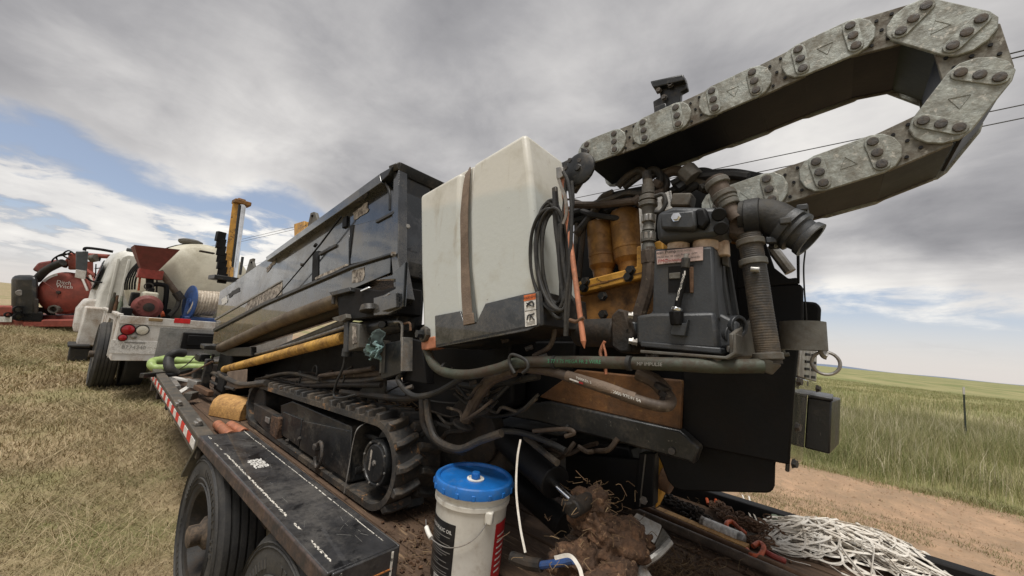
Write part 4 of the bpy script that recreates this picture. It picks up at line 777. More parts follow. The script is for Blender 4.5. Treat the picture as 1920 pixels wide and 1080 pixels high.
for p in ((1348, 402), (1352, 428)): MB().cyl(PX(*p, XP - .02), PX(*p, XP + .05), .02, seg=14).build('head_port', 'blackdeep', HD, .003)
# small nozzle hose on the pump front
NZ = MB().tube(px([(1286, 494), (1281, 525), (1273, 560), (1270, 578)], XP - .03), .0095, 10, 4).build('drain_hose', 'blackdeep', DR)
MB().cyl(PX(1287, 476, XP - .03), PX(1286, 484, XP - .03), .007).build('nipple', 'steel', NZ); MB().cyl(PX(1286, 484, XP - .03), PX(1285, 503, XP - .03), .013, seg=8).build('hose_end', 'rubber', NZ, .002)
MB().cyl(PX(1270, 576, XP - .03), PX(1268, 584, XP - .03), .017, seg=8).build('bright_nut', 'chrome', NZ, .003); MB().cyl(PX(1268, 584, XP - .03), PX(1269, 610, XP - .03), .022, .018, seg=8).build('hose_end', 'blackdeep', NZ, .003)
plate('drain_foot', [(1256, 622), (1262, 604), (1285, 606), (1290, 598), (1284, 630), (1257, 628)], XP - .035, .03, 'pump', NZ, .004)
rr = random.Random(2); b = MB()
for k in range(16): q = PX(1283 - k * .9 + rr.uniform(-1, 1), 512 + k * 3.3, XP - .0395); b.box(q, (.0015, .004, rr.uniform(.004, .014)))
tag(b.build('paint_flecks', 'labelwhite', NZ), kind='stuff')
# rear side ribs of the pump, foot bracket
pr = PX(1342, 560, XP)[1]
plate('pump_rib', [(1343, 474), (1352, 470), (1368, 590), (1352, 592)], XP + .10, .02, 'pump', PB, .004); plate('pump_rib', [(1356, 474), (1366, 478), (1386, 598), (1372, 594)], XP + .16, .02, 'pump', PB, .004)
plate('rib_cap', [(1350, 470), (1364, 478), (1366, 500), (1354, 496)], XP + .09, .02, 'castgrey', PB, .003)
MB().prism([PX(1338, 466, XP + .01), PX(1366, 480, XP + .22), PX(1386, 600, XP + .22), PX(1347, 600, XP + .01)], (.01, .03, 0)).build('pump_end', 'pump', PB, .006)
for p in ((1365, 628), (1376, 612)): MB().lathe([(.032, 0), (.032, .02), (.022, .02), (.022, .008)], PX(*p, XP + .06), (-.6, -1, 0), 20).build('pump_boss', 'pump', PB, .002)
plate('pump_foot', [(1338, 592), (1350, 586), (1385, 604), (1382, 650), (1345, 656)], XP + .03, .16, 'pump', PB, .01)
PF = plate('pump_base', [(1200, 656), (1360, 668), (1374, 660), (1375, 625), (1379, 625), (1380, 664), (1364, 674), (1200, 662)], XP - .05, .28, 'castgrey', DR, .004)
MB().prism([PX(1375, 626, XP - .04), PX(1417, 592, XP + .25), PX(1424, 668, XP + .25), PX(1376, 670, XP - .04)], (.006, .012, 0)).build('base_upright', 'castgrey', PF, .004)
for p in ((1228, 660), (1270, 662), (1318, 665), (1345, 668)): bolt(PX(*p, XP - .03), (0, 0, -1), .012, .028, 'bolt', PF)
for p in ((1346, 672), (1402, 678), (1218, 664)): MB().cyl(PX(*p, XP), PX(p[0], p[1] + 14, XP), .013, seg=6).build('base_stud', 'bolt', PF, .002)
for p in ((1186, 592), (1187, 640), (1194, 642), (1375, 655)): bolt(PX(*p, XP - .005), (-.5, .9, 0), .010, .014, 'steel', PB)
# drive motor left of the pump
MT = MB().cyl(PX(1085, 624, 1.30), PX(1160, 624, 1.27), .052, seg=26).build('drive_motor', 'grime', DR, .006)
plate('motor_flange', [(1145, 592), (1158, 578), (1172, 582), (1186, 625), (1180, 660), (1163, 662), (1145, 650)], XP + .0, .13, 'grime', MT, .008)
plate('motor_flange', [(1170, 600), (1192, 604), (1192, 642), (1170, 645)], XP + .03, .10, 'pump', MT, .006)
MB().cyl(PX(1178, 620, XP + .025), PX(1178, 620, XP + .0), .006).build('motor_port', 'blackdeep', MT)
MB().tube(px([(1134, 640), (1128, 652), (1126, 665), (1134, 685), (1136, 702)], XP - .02), .0055, 7).tube(px([(1131, 645), (1136, 668), (1132, 690)], XP - .03), .004, 7).build('twisted_wire', 'copper', MT)
# --- suction elbow, ribbed hose
b = MB(); EL = b.tube(px([(1388, 408), (1420, 405), (1445, 408), (1468, 420), (1485, 432)], 1.30), .051, 22, 8).build('suction_elbow', 'rubber', DR)
MB().lathe([(.05, 0), (.059, .002), (.059, .04), (.054, .042)], PX(1397, 411, 1.30), PX(1440, 405, 1.3) - PX(1397, 411, 1.3), 22).build('elbow_collar', 'rubber', EL, .002)
a, c = PX(1470, 423, 1.30), PX(1521, 451, 1.30); Le = np.linalg.norm(c - a); MB().lathe([(.05, 0), (.062, .001), (.064, Le * .28), (.054, Le * .30), (.054, Le * .36), (.058, Le * .38), (.058, Le * .50), (.047, Le * .54), (.045, Le * .74), (.050, Le * .80), (.052, Le), (.041, Le), (.039, Le * .6), (.001, Le * .6)], a, c - a, 28).build('camlock_end', 'pump', EL, ang=25)
for k in range(6): q = a + (c - a) * .14; a1, a2 = basis(c - a); t_ = k * math.pi / 3; MB().box(q + (a1 * math.cos(t_) + a2 * math.sin(t_)) * .064, (.018, .026, .018)).build('camlock_lug', 'pump', EL, .003)
ST = MB().tube(px([(1340, 336), (1352, 362), (1368, 392), (1382, 412)], 1.27), lambda s: .030 if s < .55 else .024, 16, 4).build('stub_pipe', 'hosebrown', DR)
for h, r in ((.12, .036), (.42, .036), (.5, .032), (.62, .03)): q0_ = PX(1340 + 42 * h, 336 + 76 * h, 1.27); MB().lathe([(r, -.010), (r, .010)], q0_, PX(1382, 412, 1.27) - PX(1340, 336, 1.27), 16).build('pipe_collar', 'castgrey', ST, .003)
plate('manifold', [(1360, 398), (1400, 396), (1404, 440), (1380, 446), (1356, 440)], 1.27, .08, 'hosebrown', DR, .012)
b = MB(); pth = px([(1404, 440), (1411, 480), (1419, 530), (1428, 590), (1438, 650), (1443, 682)], 1.24); ps = smooth(pth, 10); nps = len(ps)
RH = MB().tube(pth, lambda s: .030 + .0007 * math.cos(s * nps * 7.5), 16, 40).build('ribbed_hose', 'hose', DR, ang=60)
for p, r in (((1407, 455), .036), ((1412, 492), .036), ((1440, 668), .036)):
    MB().lathe([(r, -.009), (r, .009)], PX(*p, 1.24), pth[-1] - pth[0], 18).build('hose_clamp', 'castgrey', RH, .002)
MB().cyl(PX(1408, 505, 1.20), PX(1424, 506, 1.20), .008).build('clamp_screw', 'steel', RH)
MB().cyl(PX(1440, 672, 1.24), PX(1428, 694, 1.24), .034, .026, seg=14).build('hose_barb', 'castgrey', RH, .004)
# --- hoses along the bottom
GH = hose('long_hose', [(800, 655, 1.08), (812, 682, 1.07), (835, 698, 1.06), (880, 702, 1.06), (930, 692, 1.07), (970, 680, 1.08), (1050, 678, 1.1), (1150, 680, 1.12), (1260, 683, 1.14), (1340, 687, 1.17), (1430, 686, 1.22)], .0195, 'hosegreen', DR, 1.1, 14)
text('lettering', '5 77 1 75 MEGA FR 2 WIRE', PX(1075, 678, 1.076), PX(1150, 680, 1.1) - PX(1000, 678, 1.1), (0, 0, 1), .017, 'inkgreen', GH, .003)
text('lettering', 'MP IMPULSE', PX(1218, 683, 1.105), PX(1260, 683, 1.1) - PX(1150, 680, 1.1), (0, 0, 1), .014, 'inkgrey', GH, .003)
BHo = hose('branch_hose', [(960, 690, 1.13), (1000, 692, 1.12), (1040, 698, 1.11), (1065, 706, 1.10), (1130, 727, 1.11), (1200, 752, 1.13), (1245, 762, 1.16), (1258, 752, 1.2), (1250, 735, 1.24)], .0165, 'hosebrown', DR, 1.1, 14)
MB().tube(px([(1063, 704, 1.098), (1130, 725, 1.108), (1190, 747, 1.128)], 1.1), .0172, 14, 4).build('hose_sleeve', 'strap', BHo)
sd_ = PX(1190, 747, 1.12) - PX(1063, 704, 1.09); text('lettering', 'PARKER 2', PX(1095, 713, 1.078), sd_, np.cross((1, 0, 0), unit(sd_)) * -1 if False else (0, .3, 1), .012, 'inkwhite', BHo, .002); text('lettering', 'T3000 97EW 04', PX(1172, 742, 1.105), sd_, (0, .3, 1), .014, 'inkwhite', BHo, .002)
plate('hose_stripe', [(1068, 709), (1085, 715), (1085, 718), (1068, 712)], 1.079, .001, 'labelwhite', BHo, 0); plate('hose_stripe', [(1085, 715), (1093, 717.6), (1093, 721), (1085, 718)], 1.079, .001, 'inkred', BHo, 0)
for (p, r) in (((1248, 740), .022), ((1252, 752), .024), ((1240, 726), .022)): MB().lathe([(r, -.008), (r, .008)], PX(*p, 1.22), (0, -.4, 1), 16).build('hose_ring', 'grime', BHo, .002)
hose('elbow_hose', [(1196, 700), (1215, 708), (1232, 718), (1250, 738)], .024, 'hosebrown', DR, 1.26)
for k, (p, r, mm, xx) in enumerate((([(963, 695), (920, 712), (895, 745), (880, 775), (872, 790)], .026, 'hosebrown', 1.2), ([(800, 750), (805, 790), (820, 825), (860, 842), (900, 826), (940, 812)], .016, 'hose', 1.16), ([(790, 745), (796, 800), (830, 838), (870, 848)], .014, 'grime', 1.2), ([(1000, 808), (1040, 805), (1066, 805), (1076, 812), (1060, 818)], .008, 'hosebrown', 1.25), ([(940, 808), (980, 812), (1030, 830), (1060, 845)], .012, 'rubber', 1.3), ([(752, 700), (748, 715), (775, 742), (820, 735), (880, 700)], .014, 'rubber', 1.14), ([(640, 735), (700, 742), (760, 748), (800, 740)], .018, 'grime', 1.25), ([(1000, 668), (1030, 650), (1040, 620), (1035, 600)], .009, 'hosebrown', 1.15), ([(850, 720), (900, 725), (960, 715), (1010, 705)], .016, 'rubber', 1.3), ([(980, 700), (990, 690), (985, 675), (960, 665), (955, 680), (965, 700)], .006, 'rubber', 1.05))):
    hose('low_hose', p, r, mm, DR, xx)
MB().lathe([(.03, 0), (.05, .01), (.05, .02)], PX(872, 790, 1.2), (0, .3, -1), 16).build('hose_flange', 'grime', DR, .003)
# --- rear frame plates
plate('gusset', [(1010, 744), (1081, 693), (1279, 713), (1275, 807), (1028, 750)], 1.52, .03, 'gusset', DR, .006)
plate('skid_beam', [(935, 778), (1000, 755), (1028, 752), (1275, 807), (1312, 840), (1300, 872), (1290, 866), (1179, 835), (1008, 791)], 1.50, .06, 'black', DR, .008)
MB().cyl(PX(1259, 846, 1.50), PX(1259, 846, 1.488), .012, seg=14).build('beam_plug', 'bolt', DR)
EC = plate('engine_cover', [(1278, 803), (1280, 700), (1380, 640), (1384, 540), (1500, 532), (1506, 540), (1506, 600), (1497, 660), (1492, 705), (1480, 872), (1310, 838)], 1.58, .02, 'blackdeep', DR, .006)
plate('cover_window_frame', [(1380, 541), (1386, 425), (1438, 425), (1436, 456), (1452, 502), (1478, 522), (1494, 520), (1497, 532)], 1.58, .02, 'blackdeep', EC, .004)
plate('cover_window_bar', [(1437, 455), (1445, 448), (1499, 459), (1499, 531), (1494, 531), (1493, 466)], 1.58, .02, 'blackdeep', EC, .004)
plate('dark_backing', [(870, 645), (1080, 600), (1390, 640), (1400, 720), (1280, 760), (1000, 720), (870, 700)], 1.66, .5, 'blackdeep', EC, .01)  # black backing added so the open gap beneath the pump stays dark
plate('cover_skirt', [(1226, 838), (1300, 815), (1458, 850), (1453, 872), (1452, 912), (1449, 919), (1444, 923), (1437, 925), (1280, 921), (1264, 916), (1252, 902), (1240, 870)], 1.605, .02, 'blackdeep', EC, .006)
plate('dark_filler', [(1400, 530), (1470, 540), (1490, 620), (1470, 850), (1330, 820), (1300, 720), (1390, 640)], 1.64, .9, 'blackdeep', EC, .02)  # black bulk added to keep the space behind the cover dark
MB().tube(px([(1445, 462), (1482, 510)], 1.9), .022, 10, 0).build('gas_strut', 'steel', EC)
MB().prism([PX(1490, 706, 1.585), PX(1532, 717, 2.45), PX(1530, 742, 2.45), PX(1514, 742, 2.0), PX(1506, 862, 2.0), PX(1480, 886, 1.585)], (.0, .012, 0)).build('rear_plate', 'cover', EC, .004)
MB().prism([PX(1500, 655, 1.75), PX(1532, 650, 2.3), PX(1531, 716, 2.3), PX(1497, 706, 1.75)], (0, .01, 0)).build('vent_plate', 'steel', EC, .003)
for r_i in range(4):
    for c_i in range(2):
        p = (1509 + c_i * 12 - r_i * .8, 664 + r_i * 13.5 + c_i * 2); xx = 1.9 + c_i * .2
        q = PX(p[0] - 4, p[1] - 2.6, xx), PX(p[0] + 4, p[1] - 1.8, xx + .06), PX(p[0] + 4, p[1] + 3.2, xx + .06), PX(p[0] - 4, p[1] + 2.4, xx); MB().prism([v - V3((.0, .012, 0)) for v in q], (0, .006, 0)).build('vent_slot', 'blackdeep', EC)
for p in ((1493, 715), (1490, 800), (1484, 868)): bolt(PX(*p, 1.60) - V3((0, .004, 0)), (-.3, -1, 0), .012, .012, 'bolt', EC)
for p in ((1504, 718), (1528, 728)): bolt(PX(*p, 2.0) - V3((0, .006, 0)), (-.3, -1, 0), .012, .012, 'bolt', EC)
RBX = MB().prism([PX(1514, 744, 2.1), PX(1560, 752, 2.1), PX(1556, 852, 2.1), PX(1508, 840, 2.1)], (.30, -.03, 0)).build('rear_box', 'black', EC, .006)
plate('box_lid', [(1516, 739), (1562, 747), (1562, 753), (1514, 746)], 2.09, .33, 'black', RBX, .004)
plate('rear_tab', [(1500, 564), (1530, 566), (1540, 576), (1538, 612), (1500, 600)], 1.8, .02, 'blackdeep', EC, .01)
# strap band, hook and ring hanging at the back
SB = MB(); cc_ = PX(1505, 630, 1.45); SB.lathe([(.058, -.042), (.058, .042), (.055, .042), (.055, -.042)], cc_, (0, .05, 1), 24, True); SB.build('hanger_band', 'castgrey', DR)
MB().tube(px([(1476, 646), (1468, 652), (1470, 664), (1480, 664)], 1.45), .006, 8).build('band_clip', 'castgrey', DR)
MB().tube(px([(1530, 622), (1535, 640), (1545, 664), (1552, 668)], 1.44), .011, 8).build('ring_hook', 'steel', DR)
rc = PX(1548, 681, 1.44); MB().tube([rc + V3((0, .032 * math.cos(q), .032 * math.sin(q))) for q in np.linspace(0, 2 * math.pi, 26)], .0045, 8, 0).build('pull_ring', 'steel', DR)
hose('bent_wire', [(1510, 470), (1507, 500), (1508, 540), (1511, 580), (1512, 600)], .0025, 'rubber', DR, 1.6)
# --- stabiliser cylinder and shadowed structure underneath
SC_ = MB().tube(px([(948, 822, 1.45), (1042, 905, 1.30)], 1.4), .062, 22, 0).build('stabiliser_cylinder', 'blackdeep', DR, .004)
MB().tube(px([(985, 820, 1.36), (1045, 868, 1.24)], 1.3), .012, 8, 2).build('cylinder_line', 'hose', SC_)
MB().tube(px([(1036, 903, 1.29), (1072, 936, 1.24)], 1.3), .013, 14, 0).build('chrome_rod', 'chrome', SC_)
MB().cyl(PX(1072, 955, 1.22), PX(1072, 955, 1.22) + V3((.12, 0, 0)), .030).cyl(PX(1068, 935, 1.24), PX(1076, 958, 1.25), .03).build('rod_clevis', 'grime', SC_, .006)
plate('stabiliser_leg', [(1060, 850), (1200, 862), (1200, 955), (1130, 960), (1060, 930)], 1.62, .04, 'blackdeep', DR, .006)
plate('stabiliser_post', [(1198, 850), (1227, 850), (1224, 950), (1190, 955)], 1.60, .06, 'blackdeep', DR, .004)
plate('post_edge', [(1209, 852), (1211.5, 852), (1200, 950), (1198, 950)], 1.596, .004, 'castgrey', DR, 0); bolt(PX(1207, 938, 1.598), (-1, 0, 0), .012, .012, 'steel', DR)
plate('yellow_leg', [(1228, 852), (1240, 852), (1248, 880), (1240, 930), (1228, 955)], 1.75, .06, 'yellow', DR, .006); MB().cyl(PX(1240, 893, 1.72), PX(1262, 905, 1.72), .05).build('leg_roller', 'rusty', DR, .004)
MB().tube(px([(960, 900, 1.5), (1060, 985, 1.42)], 1.2), .05, 14, 2).build('shade_tube', 'blackdeep', DR)  # black tube put in where only shade lies under the rig
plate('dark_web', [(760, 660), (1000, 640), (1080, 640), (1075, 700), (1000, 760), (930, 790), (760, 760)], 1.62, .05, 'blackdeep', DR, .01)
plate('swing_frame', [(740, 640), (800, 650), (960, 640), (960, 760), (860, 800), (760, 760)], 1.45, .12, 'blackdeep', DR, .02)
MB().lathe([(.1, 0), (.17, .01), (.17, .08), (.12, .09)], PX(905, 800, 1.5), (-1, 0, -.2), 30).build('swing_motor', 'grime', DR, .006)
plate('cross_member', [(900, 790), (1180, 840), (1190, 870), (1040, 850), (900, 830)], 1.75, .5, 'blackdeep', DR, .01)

# loose wiring and thin hoses in the shadowed bays
rw = random.Random(33)
def wires(n, box, xr, rads, mats, name, sag=30):
    for k in range(n):
        x0_, y0_ = rw.uniform(box[0], box[2]), rw.uniform(box[1], box[3]); dx_ = rw.uniform(40, 150) * rw.choice((-1, 1)); x_ = rw.uniform(*xr); pts = []
        for i in range(5):
            t_ = i / 4; pts.append((x0_ + dx_ * t_ + rw.gauss(0, 6), y0_ + sag * 4 * t_ * (1 - t_) * rw.uniform(.4, 1.2) - dx_ * .12 * t_ + rw.gauss(0, 4), x_ + rw.gauss(0, .02)))
        hose(name, pts, rw.choice(rads), rw.choice(mats), DR, x_, 7, 5)
wires(14, (760, 690, 960, 800), (1.18, 1.40), (.005, .007, .010, .014), ('rubber', 'hose', 'grime', 'hosebrown'), 'thin_hose')
wires(9, (560, 690, 740, 745), (1.30, 1.42), (.006, .009, .013), ('hosebrown', 'grime', 'hose'), 'thin_hose', 14)
wires(9, (1090, 385, 1230, 420), (1.52, 1.70), (.006, .010, .014), ('rubber', 'hose'), 'thin_hose', -20)
wires(6, (1250, 345, 1400, 385), (1.42, 1.55), (.007, .012, .016), ('rubber', 'hose'), 'thin_hose', -14)
wires(6, (1000, 790, 1150, 850), (1.45, 1.6), (.006, .010), ('rubber', 'hosebrown'), 'thin_hose', 16)
for p_, r_s in (((940, 640), .012), ((985, 655), .010), ((880, 720), .011), ((838, 700), .02), ((1012, 672), .012), ((925, 700), .014), ((760, 730), .014)):
    MB().cyl(PX(*p_, 1.14), PX(p_[0] + 14, p_[1] - 5, 1.16), r_s, seg=6).build('hose_fitting', rw.choice(('bolt', 'castgrey', 'grime')), DR, .002)
for p_ in ((835, 690), (1040, 679), (1180, 681), (965, 684)): MB().lathe([(.0225, -.006), (.0225, .006)], PX(*p_, 1.075 + (p_[0] - 830) * .0001), (0, -1, .05), 14).build('hose_band', 'rubber', GH)
# ------------------------------------------------------------------ things on the deck
def cylpatch(c, r, a0, a1, z0, z1, n=14):
    b = MB(); vs = []
    for i in range(n + 1):
        t_ = math.radians(a0 + (a1 - a0) * i / n); d = V3((math.cos(t_), math.sin(t_), 0))
        for z in (z0, z1):
            vs += [V3((c[0], c[1], z)) + d * r, V3((c[0], c[1], z)) + d * (r + .0008)]
    f = []
    for i in range(n): a = i * 4; f += [(a + 1, a + 5, a + 7, a + 3), (a, a + 2, a + 6, a + 4), (a, a + 4, a + 5, a + 1), (a + 2, a + 3, a + 7, a + 6)]
    return b.add(vs, f + [(0, 1, 3, 2), (n * 4, n * 4 + 2, n * 4 + 3, n * 4 + 1)])
def cyltext(s, c, r, a, z, size, m, parent):
    o = text('lettering', s, (0, 0, 0), (1, 0, 0), (0, 1, 0), size, m, None, 0); v = np.zeros(len(o.data.vertices) * 3); o.data.vertices.foreach_get('co', v); v = v.reshape(-1, 3)
    t_ = math.radians(a) + v[:, 0] / r; w_ = np.stack([c[0] + r * np.cos(t_), c[1] + r * np.sin(t_), z + v[:, 1]], -1); m_ = w_.mean(0)
    o.data.vertices.foreach_set('co', (w_ - m_).ravel()); o.data.update(); o.location = m_; attach(o, parent); return o
PC = (1.165, 1.105); PZ0 = DZ + .004
PL = empty('oil_pail', (PC[0], PC[1], PZ0), 'white hydraulic oil pail with bright blue lid standing on the trailer deck', 'pail')
body = MB().lathe([(.125, 0), (.132, .004), (.140, .28), (.141, .285), (.148, .288), (.148, .302), (.142, .305), (.142, .318), (.150, .321), (.150, .335), (.143, .338), (.143, .352), (.130, .352)], (PC[0], PC[1], PZ0), (0, 0, 1), 48).build('pail_body', 'pail', PL, ang=40)
lid = MB().lathe([(.150, -.028), (.157, -.026), (.158, -.004), (.154, .008), (.148, .012), (.140, .010), (.136, .001), (.001, .003)], (PC[0], PC[1], PZ0 + .358), (0, 0, 1), 48).build('lid', 'blueplastic', PL, ang=30)
for k in range(16): t_ = k * math.pi / 8; MB().box((PC[0] + .158 * math.cos(t_), PC[1] + .158 * math.sin(t_), PZ0 + .342), (.006, .014, .020), rz=t_).build('lid_tab', 'blueplastic', lid, .002)
sp = (PC[0] - .012, PC[1] - .018, PZ0 + .361); MB().lathe([(.034, 0), (.034, .004), (.027, .005), (.027, .002), (.02, .002)], sp, (0, 0, 1), 24).build('spout_ring', 'pailwhite', lid, ang=30)
b = MB(); b.lathe([(.016, 0), (.0165, .02), (.0145, .024), (.001, .024)], (sp[0], sp[1], sp[2] + .003), (0, 0, 1), 18)
for k in range(14): t_ = k * 2 * math.pi / 14; b.box((sp[0] + .0165 * math.cos(t_), sp[1] + .0165 * math.sin(t_), sp[2] + .013), (.002, .003, .018), rz=t_)
b.build('spout_cap', 'blueplastic', lid)
PR = .1365
def pr_(z): return .1323 + (z - PZ0) * .0285
def patch(name, a0, a1, z0, z1, m, parent, e=.001):
    b = cylpatch(PC, 0, a0, a1, z0, z1); 
    vs = []
    for v in b.v: t_ = math.atan2(v[1] - PC[1], v[0] - PC[0]); vs.append(v)
    b = MB(); n = 16; vv = []
    for i in range(n + 1):
        t_ = math.radians(a0 + (a1 - a0) * i / n)
        for z in (z0, z1): vv.append((PC[0] + (pr_(z) + e) * math.cos(t_), PC[1] + (pr_(z) + e) * math.sin(t_), z))
    b.add(vv, [(i * 2, i * 2 + 2, i * 2 + 3, i * 2 + 1) for i in range(n)]); return b.build(name, m, parent)
LB = patch('label', 118, 203, PZ0 + .012, PZ0 + .235, 'labelblack', body); patch('label', 268, 302, PZ0 + .02, PZ0 + .235, 'labelred', body)
cyltext('HYDRAULIC OIL', PC, pr_(PZ0 + .205) + .0016, 172, PZ0 + .205, .017, 'inkwhite', LB)
rr = random.Random(5)
for k in range(17):
    z = PZ0 + .185 - k * .0085
    if k in (4, 9, 13): continue
    a0 = 137 + rr.uniform(0, 2); patch('small_print', a0, 198 - rr.uniform(0, 26 if k % 3 else 4), z, z + .0022, 'inkgrey', LB, .0016)
patch('barcode', 166, 194, PZ0 + .014, PZ0 + .046, 'labelwhite', LB, .0017)
for k in range(11): patch('barcode_bar', 168 + k * 2.3, 168 + k * 2.3 + rr.uniform(.5, 1.5), PZ0 + .018, PZ0 + .043, 'ink', LB, .0022)
for k in range(7): z = PZ0 + .06 + k * .021; patch('small_print', 274, 296 - rr.uniform(0, 6), z, z + .006, 'labelwhite', LB, .0018)
def pa(a, z, e=.006): return V3((PC[0] + (pr_(z) + e) * math.cos(math.radians(a)), PC[1] + (pr_(z) + e) * math.sin(math.radians(a)), z))
MB().tube([pa(252, PZ0 + .275), pa(247, PZ0 + .255, .012), pa(235, PZ0 + .215, .016), pa(218, PZ0 + .183, .018), pa(196, PZ0 + .165, .02), pa(170, PZ0 + .165, .024), pa(150, PZ0 + .178, .03), pa(135, PZ0 + .19, .035)], .0019, 8).build('bail_wire', 'steel', PL)
MB().tube([pa(166, PZ0 + .166, .025), pa(158, PZ0 + .173, .028), pa(148, PZ0 + .18, .031)], .0085, 12).build('bail_grip', 'pailwhite', PL)
MB().box(pa(252, PZ0 + .27, .004), (.03, .03, .045), rz=math.radians(252 + 45)).build('bail_ear', 'pail', PL, .006)
# log block, pipe stubs
def half_log():
    a, c = PZ(392, 779, DZ), PZ(450, 790, DZ); d = c - a; L = np.linalg.norm(d); d = d / L; s = np.cross((0, 0, 1), d); prof = [(-.11, 0), (-.11, .07), (-.09, .13), (-.045, .165), (.02, .17), (.07, .14), (.10, .08), (.10, 0)]; vs = []
    return MB().prism([a + s * (u + .10) + V3((0, 0, z + .002)) for u, z in prof], d * L).build('wood_block', 'log', None, .004, 2)
tag(half_log(), 'yellow half-round wood block on the deck ahead of the track', 'wood block')
for (a, c, lb) in (((408, 796), (432, 817), 'shorter rusty pipe stub lying beside the fender front'), ((432, 797), (458, 812), 'rusty pipe stub lying nearer the track')):
    p, q = PZ(*a, DZ + .035), PZ(*c, DZ + .035); tag(MB().lathe([(.022, 0), (.034, 0), (.034, np.linalg.norm(q - p)), (.022, np.linalg.norm(q - p))], p, q - p, 18, True).build('pipe_stub', 'copper', None, .002), lb, 'pipe', 'rusty pipe stubs')
# green hoses and clutter at the front of the deck
tag(MB().tube([PY(*p) for p in ((396, 690, 6.1), (360, 688, 6.2), (320, 690, 6.3), (292, 690, 6.35), (284, 683, 6.4), (292, 676, 6.5), (330, 676, 6.5), (398, 682, 6.4))], .046, 14).build('suction_hose', 'greenhose'), 'light green suction hose looped over the front end of the deck', 'hose')
tag(MB().tube([PY(*p) for p in ((398, 673, 6.6), (350, 673, 6.6), (318, 671, 6.6), (300, 674, 6.7))], .042, 12).build('suction_hose', 'greenhose'), 'thinner green hose lying behind the looped one', 'hose')
tag(MB().tube([PY(*p) for p in ((330, 702, 5.9), (318, 690, 5.9), (317, 672, 6.0), (328, 662, 6.0), (345, 662, 6.05))], .05, 12).build('hose_elbow', 'rubber'), 'thick black hose arched over the green hoses', 'hose')
rr = random.Random(12)
jl = ['grey steel bar lying across the front deck clutter', 'pale aluminium channel in the front deck clutter', 'short black bar under the front hoses', 'white plastic strip by the left rail', 'bent steel bracket beside the left rail', 'rusted angle iron by the vise', 'dull metal clamp near the rail front', 'dark square tube on the deck front']
for k, (p, y_, s, m_, nm) in enumerate((((325, 716), 5.6, (.05, .75, .05), 'steel', 'steel_bar'), ((345, 712), 5.6, (.06, .7, .03), 'whitepaint', 'metal_channel'), ((312, 700), 6.0, (.05, .6, .05), 'black', 'black_bar'), ((350, 728), 5.2, (.05, .6, .02), 'labelwhite', 'plastic_strip'), ((368, 720), 5.1, (.09, .15, .08), 'steel', 'steel_bracket'), ((378, 730), 4.9, (.05, .5, .05), 'rusty', 'angle_iron'), ((358, 742), 4.7, (.07, .12, .07), 'castgrey', 'metal_clamp'), ((340, 700), 6.0, (.07, .5, .07), 'blackdeep', 'square_tube'))):
    q = PY(*p, y_); q[2] = max(q[2], DZ + s[2] / 2 + .003); tag(MB().box(q, s, rz=rr.uniform(-.9, .9), rx=rr.uniform(-.05, .05)).build(nm, m_, None, .006), jl[k], 'scrap')
# rag on the bracket
def cloth(cpx, x, w, h, m, seed, label):
    c = PX(*cpx, x); r_ = np.random.default_rng(seed); n = 18; vs = []; fs = []
    for i in range(n):
        for j in range(n):
            u, v = i / (n - 1) - .5, j / (n - 1) - .5; k = fbm(np.array(u * 5 + seed), np.array(v * 5), seed) * .014 + .02 * math.sin(u * 13 + 3 * v + seed) * (.6 - v)
            vs.append((c[0] + k, c[1] - u * w * (1 - .35 * abs(v)), c[2] - v * h + .02 * fbm(np.array(u * 3.), np.array(v * 2.), seed + 1)))
    fs = [(i * n + j, i * n + j + 1, (i + 1) * n + j + 1, (i + 1) * n + j) for i in range(n - 1) for j in range(n - 1)]
    o = MB().add(vs, fs).build('rag', m); sm_ = o.modifiers.new('s', 'SOLIDIFY'); sm_.thickness = .004; return tag(o, label, 'rag', 'shop rags')
cloth((700, 648), 1.07, .12, .11, 'ragdark', 3, 'dark green rag stuffed above the side bracket'); cloth((704, 660), 1.06, .10, .08, 'rag', 5, 'pale blue rag hanging below the dark green one')
# ground rod and cable coil hanging by the tank
gr = empty('ground_rod', PX(1097, 650, 1.0), 'copper ground rod with pointed tip hanging in front of the gearbox', 'ground rod')
p0, p1 = PX(1052, 320, 1.04), PX(1094, 640, 1.0); MB().tube([p0, p1], .0085, 12, 0).build('rod', 'copper', gr); MB().cyl(p1, p1 + (p1 - p0) * .035, .0085, .001, 12).build('tip', 'copper', gr)
MB().prism(px([(1042, 314), (1054, 312), (1056, 330), (1046, 336), (1043, 332)], 1.02), (.015, 0, 0)).build('clamp', 'steel', gr, .002); MB().ribbon(px([(1046, 330, 1.025), (1052, 350, 1.02), (1060, 372, 1.01), (1062, 400, 1.01), (1056, 420, 1.01)], 1.0), .011, (-1, .2, 0), .002).build('clamp_arm', 'steel', gr)
cb = empty('cable_coil', PX(1040, 590, 1.04), 'coil of black cable hanging beside the white tank', 'cable')
for k in range(9):
    rr = random.Random(k); cx, cy, rx_, ry_ = 1038 + rr.uniform(-4, 9), 482 + rr.uniform(-8, 8), 30 - k * 1.4 + rr.uniform(-4, 7), 100 + rr.uniform(-10, 12)
    pts = [PX(cx + rx_ * math.cos(t_) * (1.25 if math.cos(t_) < 0 else .8) - .07 * ry_ * math.sin(t_) * -1 * .9, cy + ry_ * math.sin(t_), 1.035 + .012 * k * .5 + .012 * math.cos(t_ * 2 + k)) for t_ in np.linspace(0, 2 * math.pi, 22)]
    MB().tube(pts, .0062, 8, 3).build('cable_loop', 'rubber', cb)
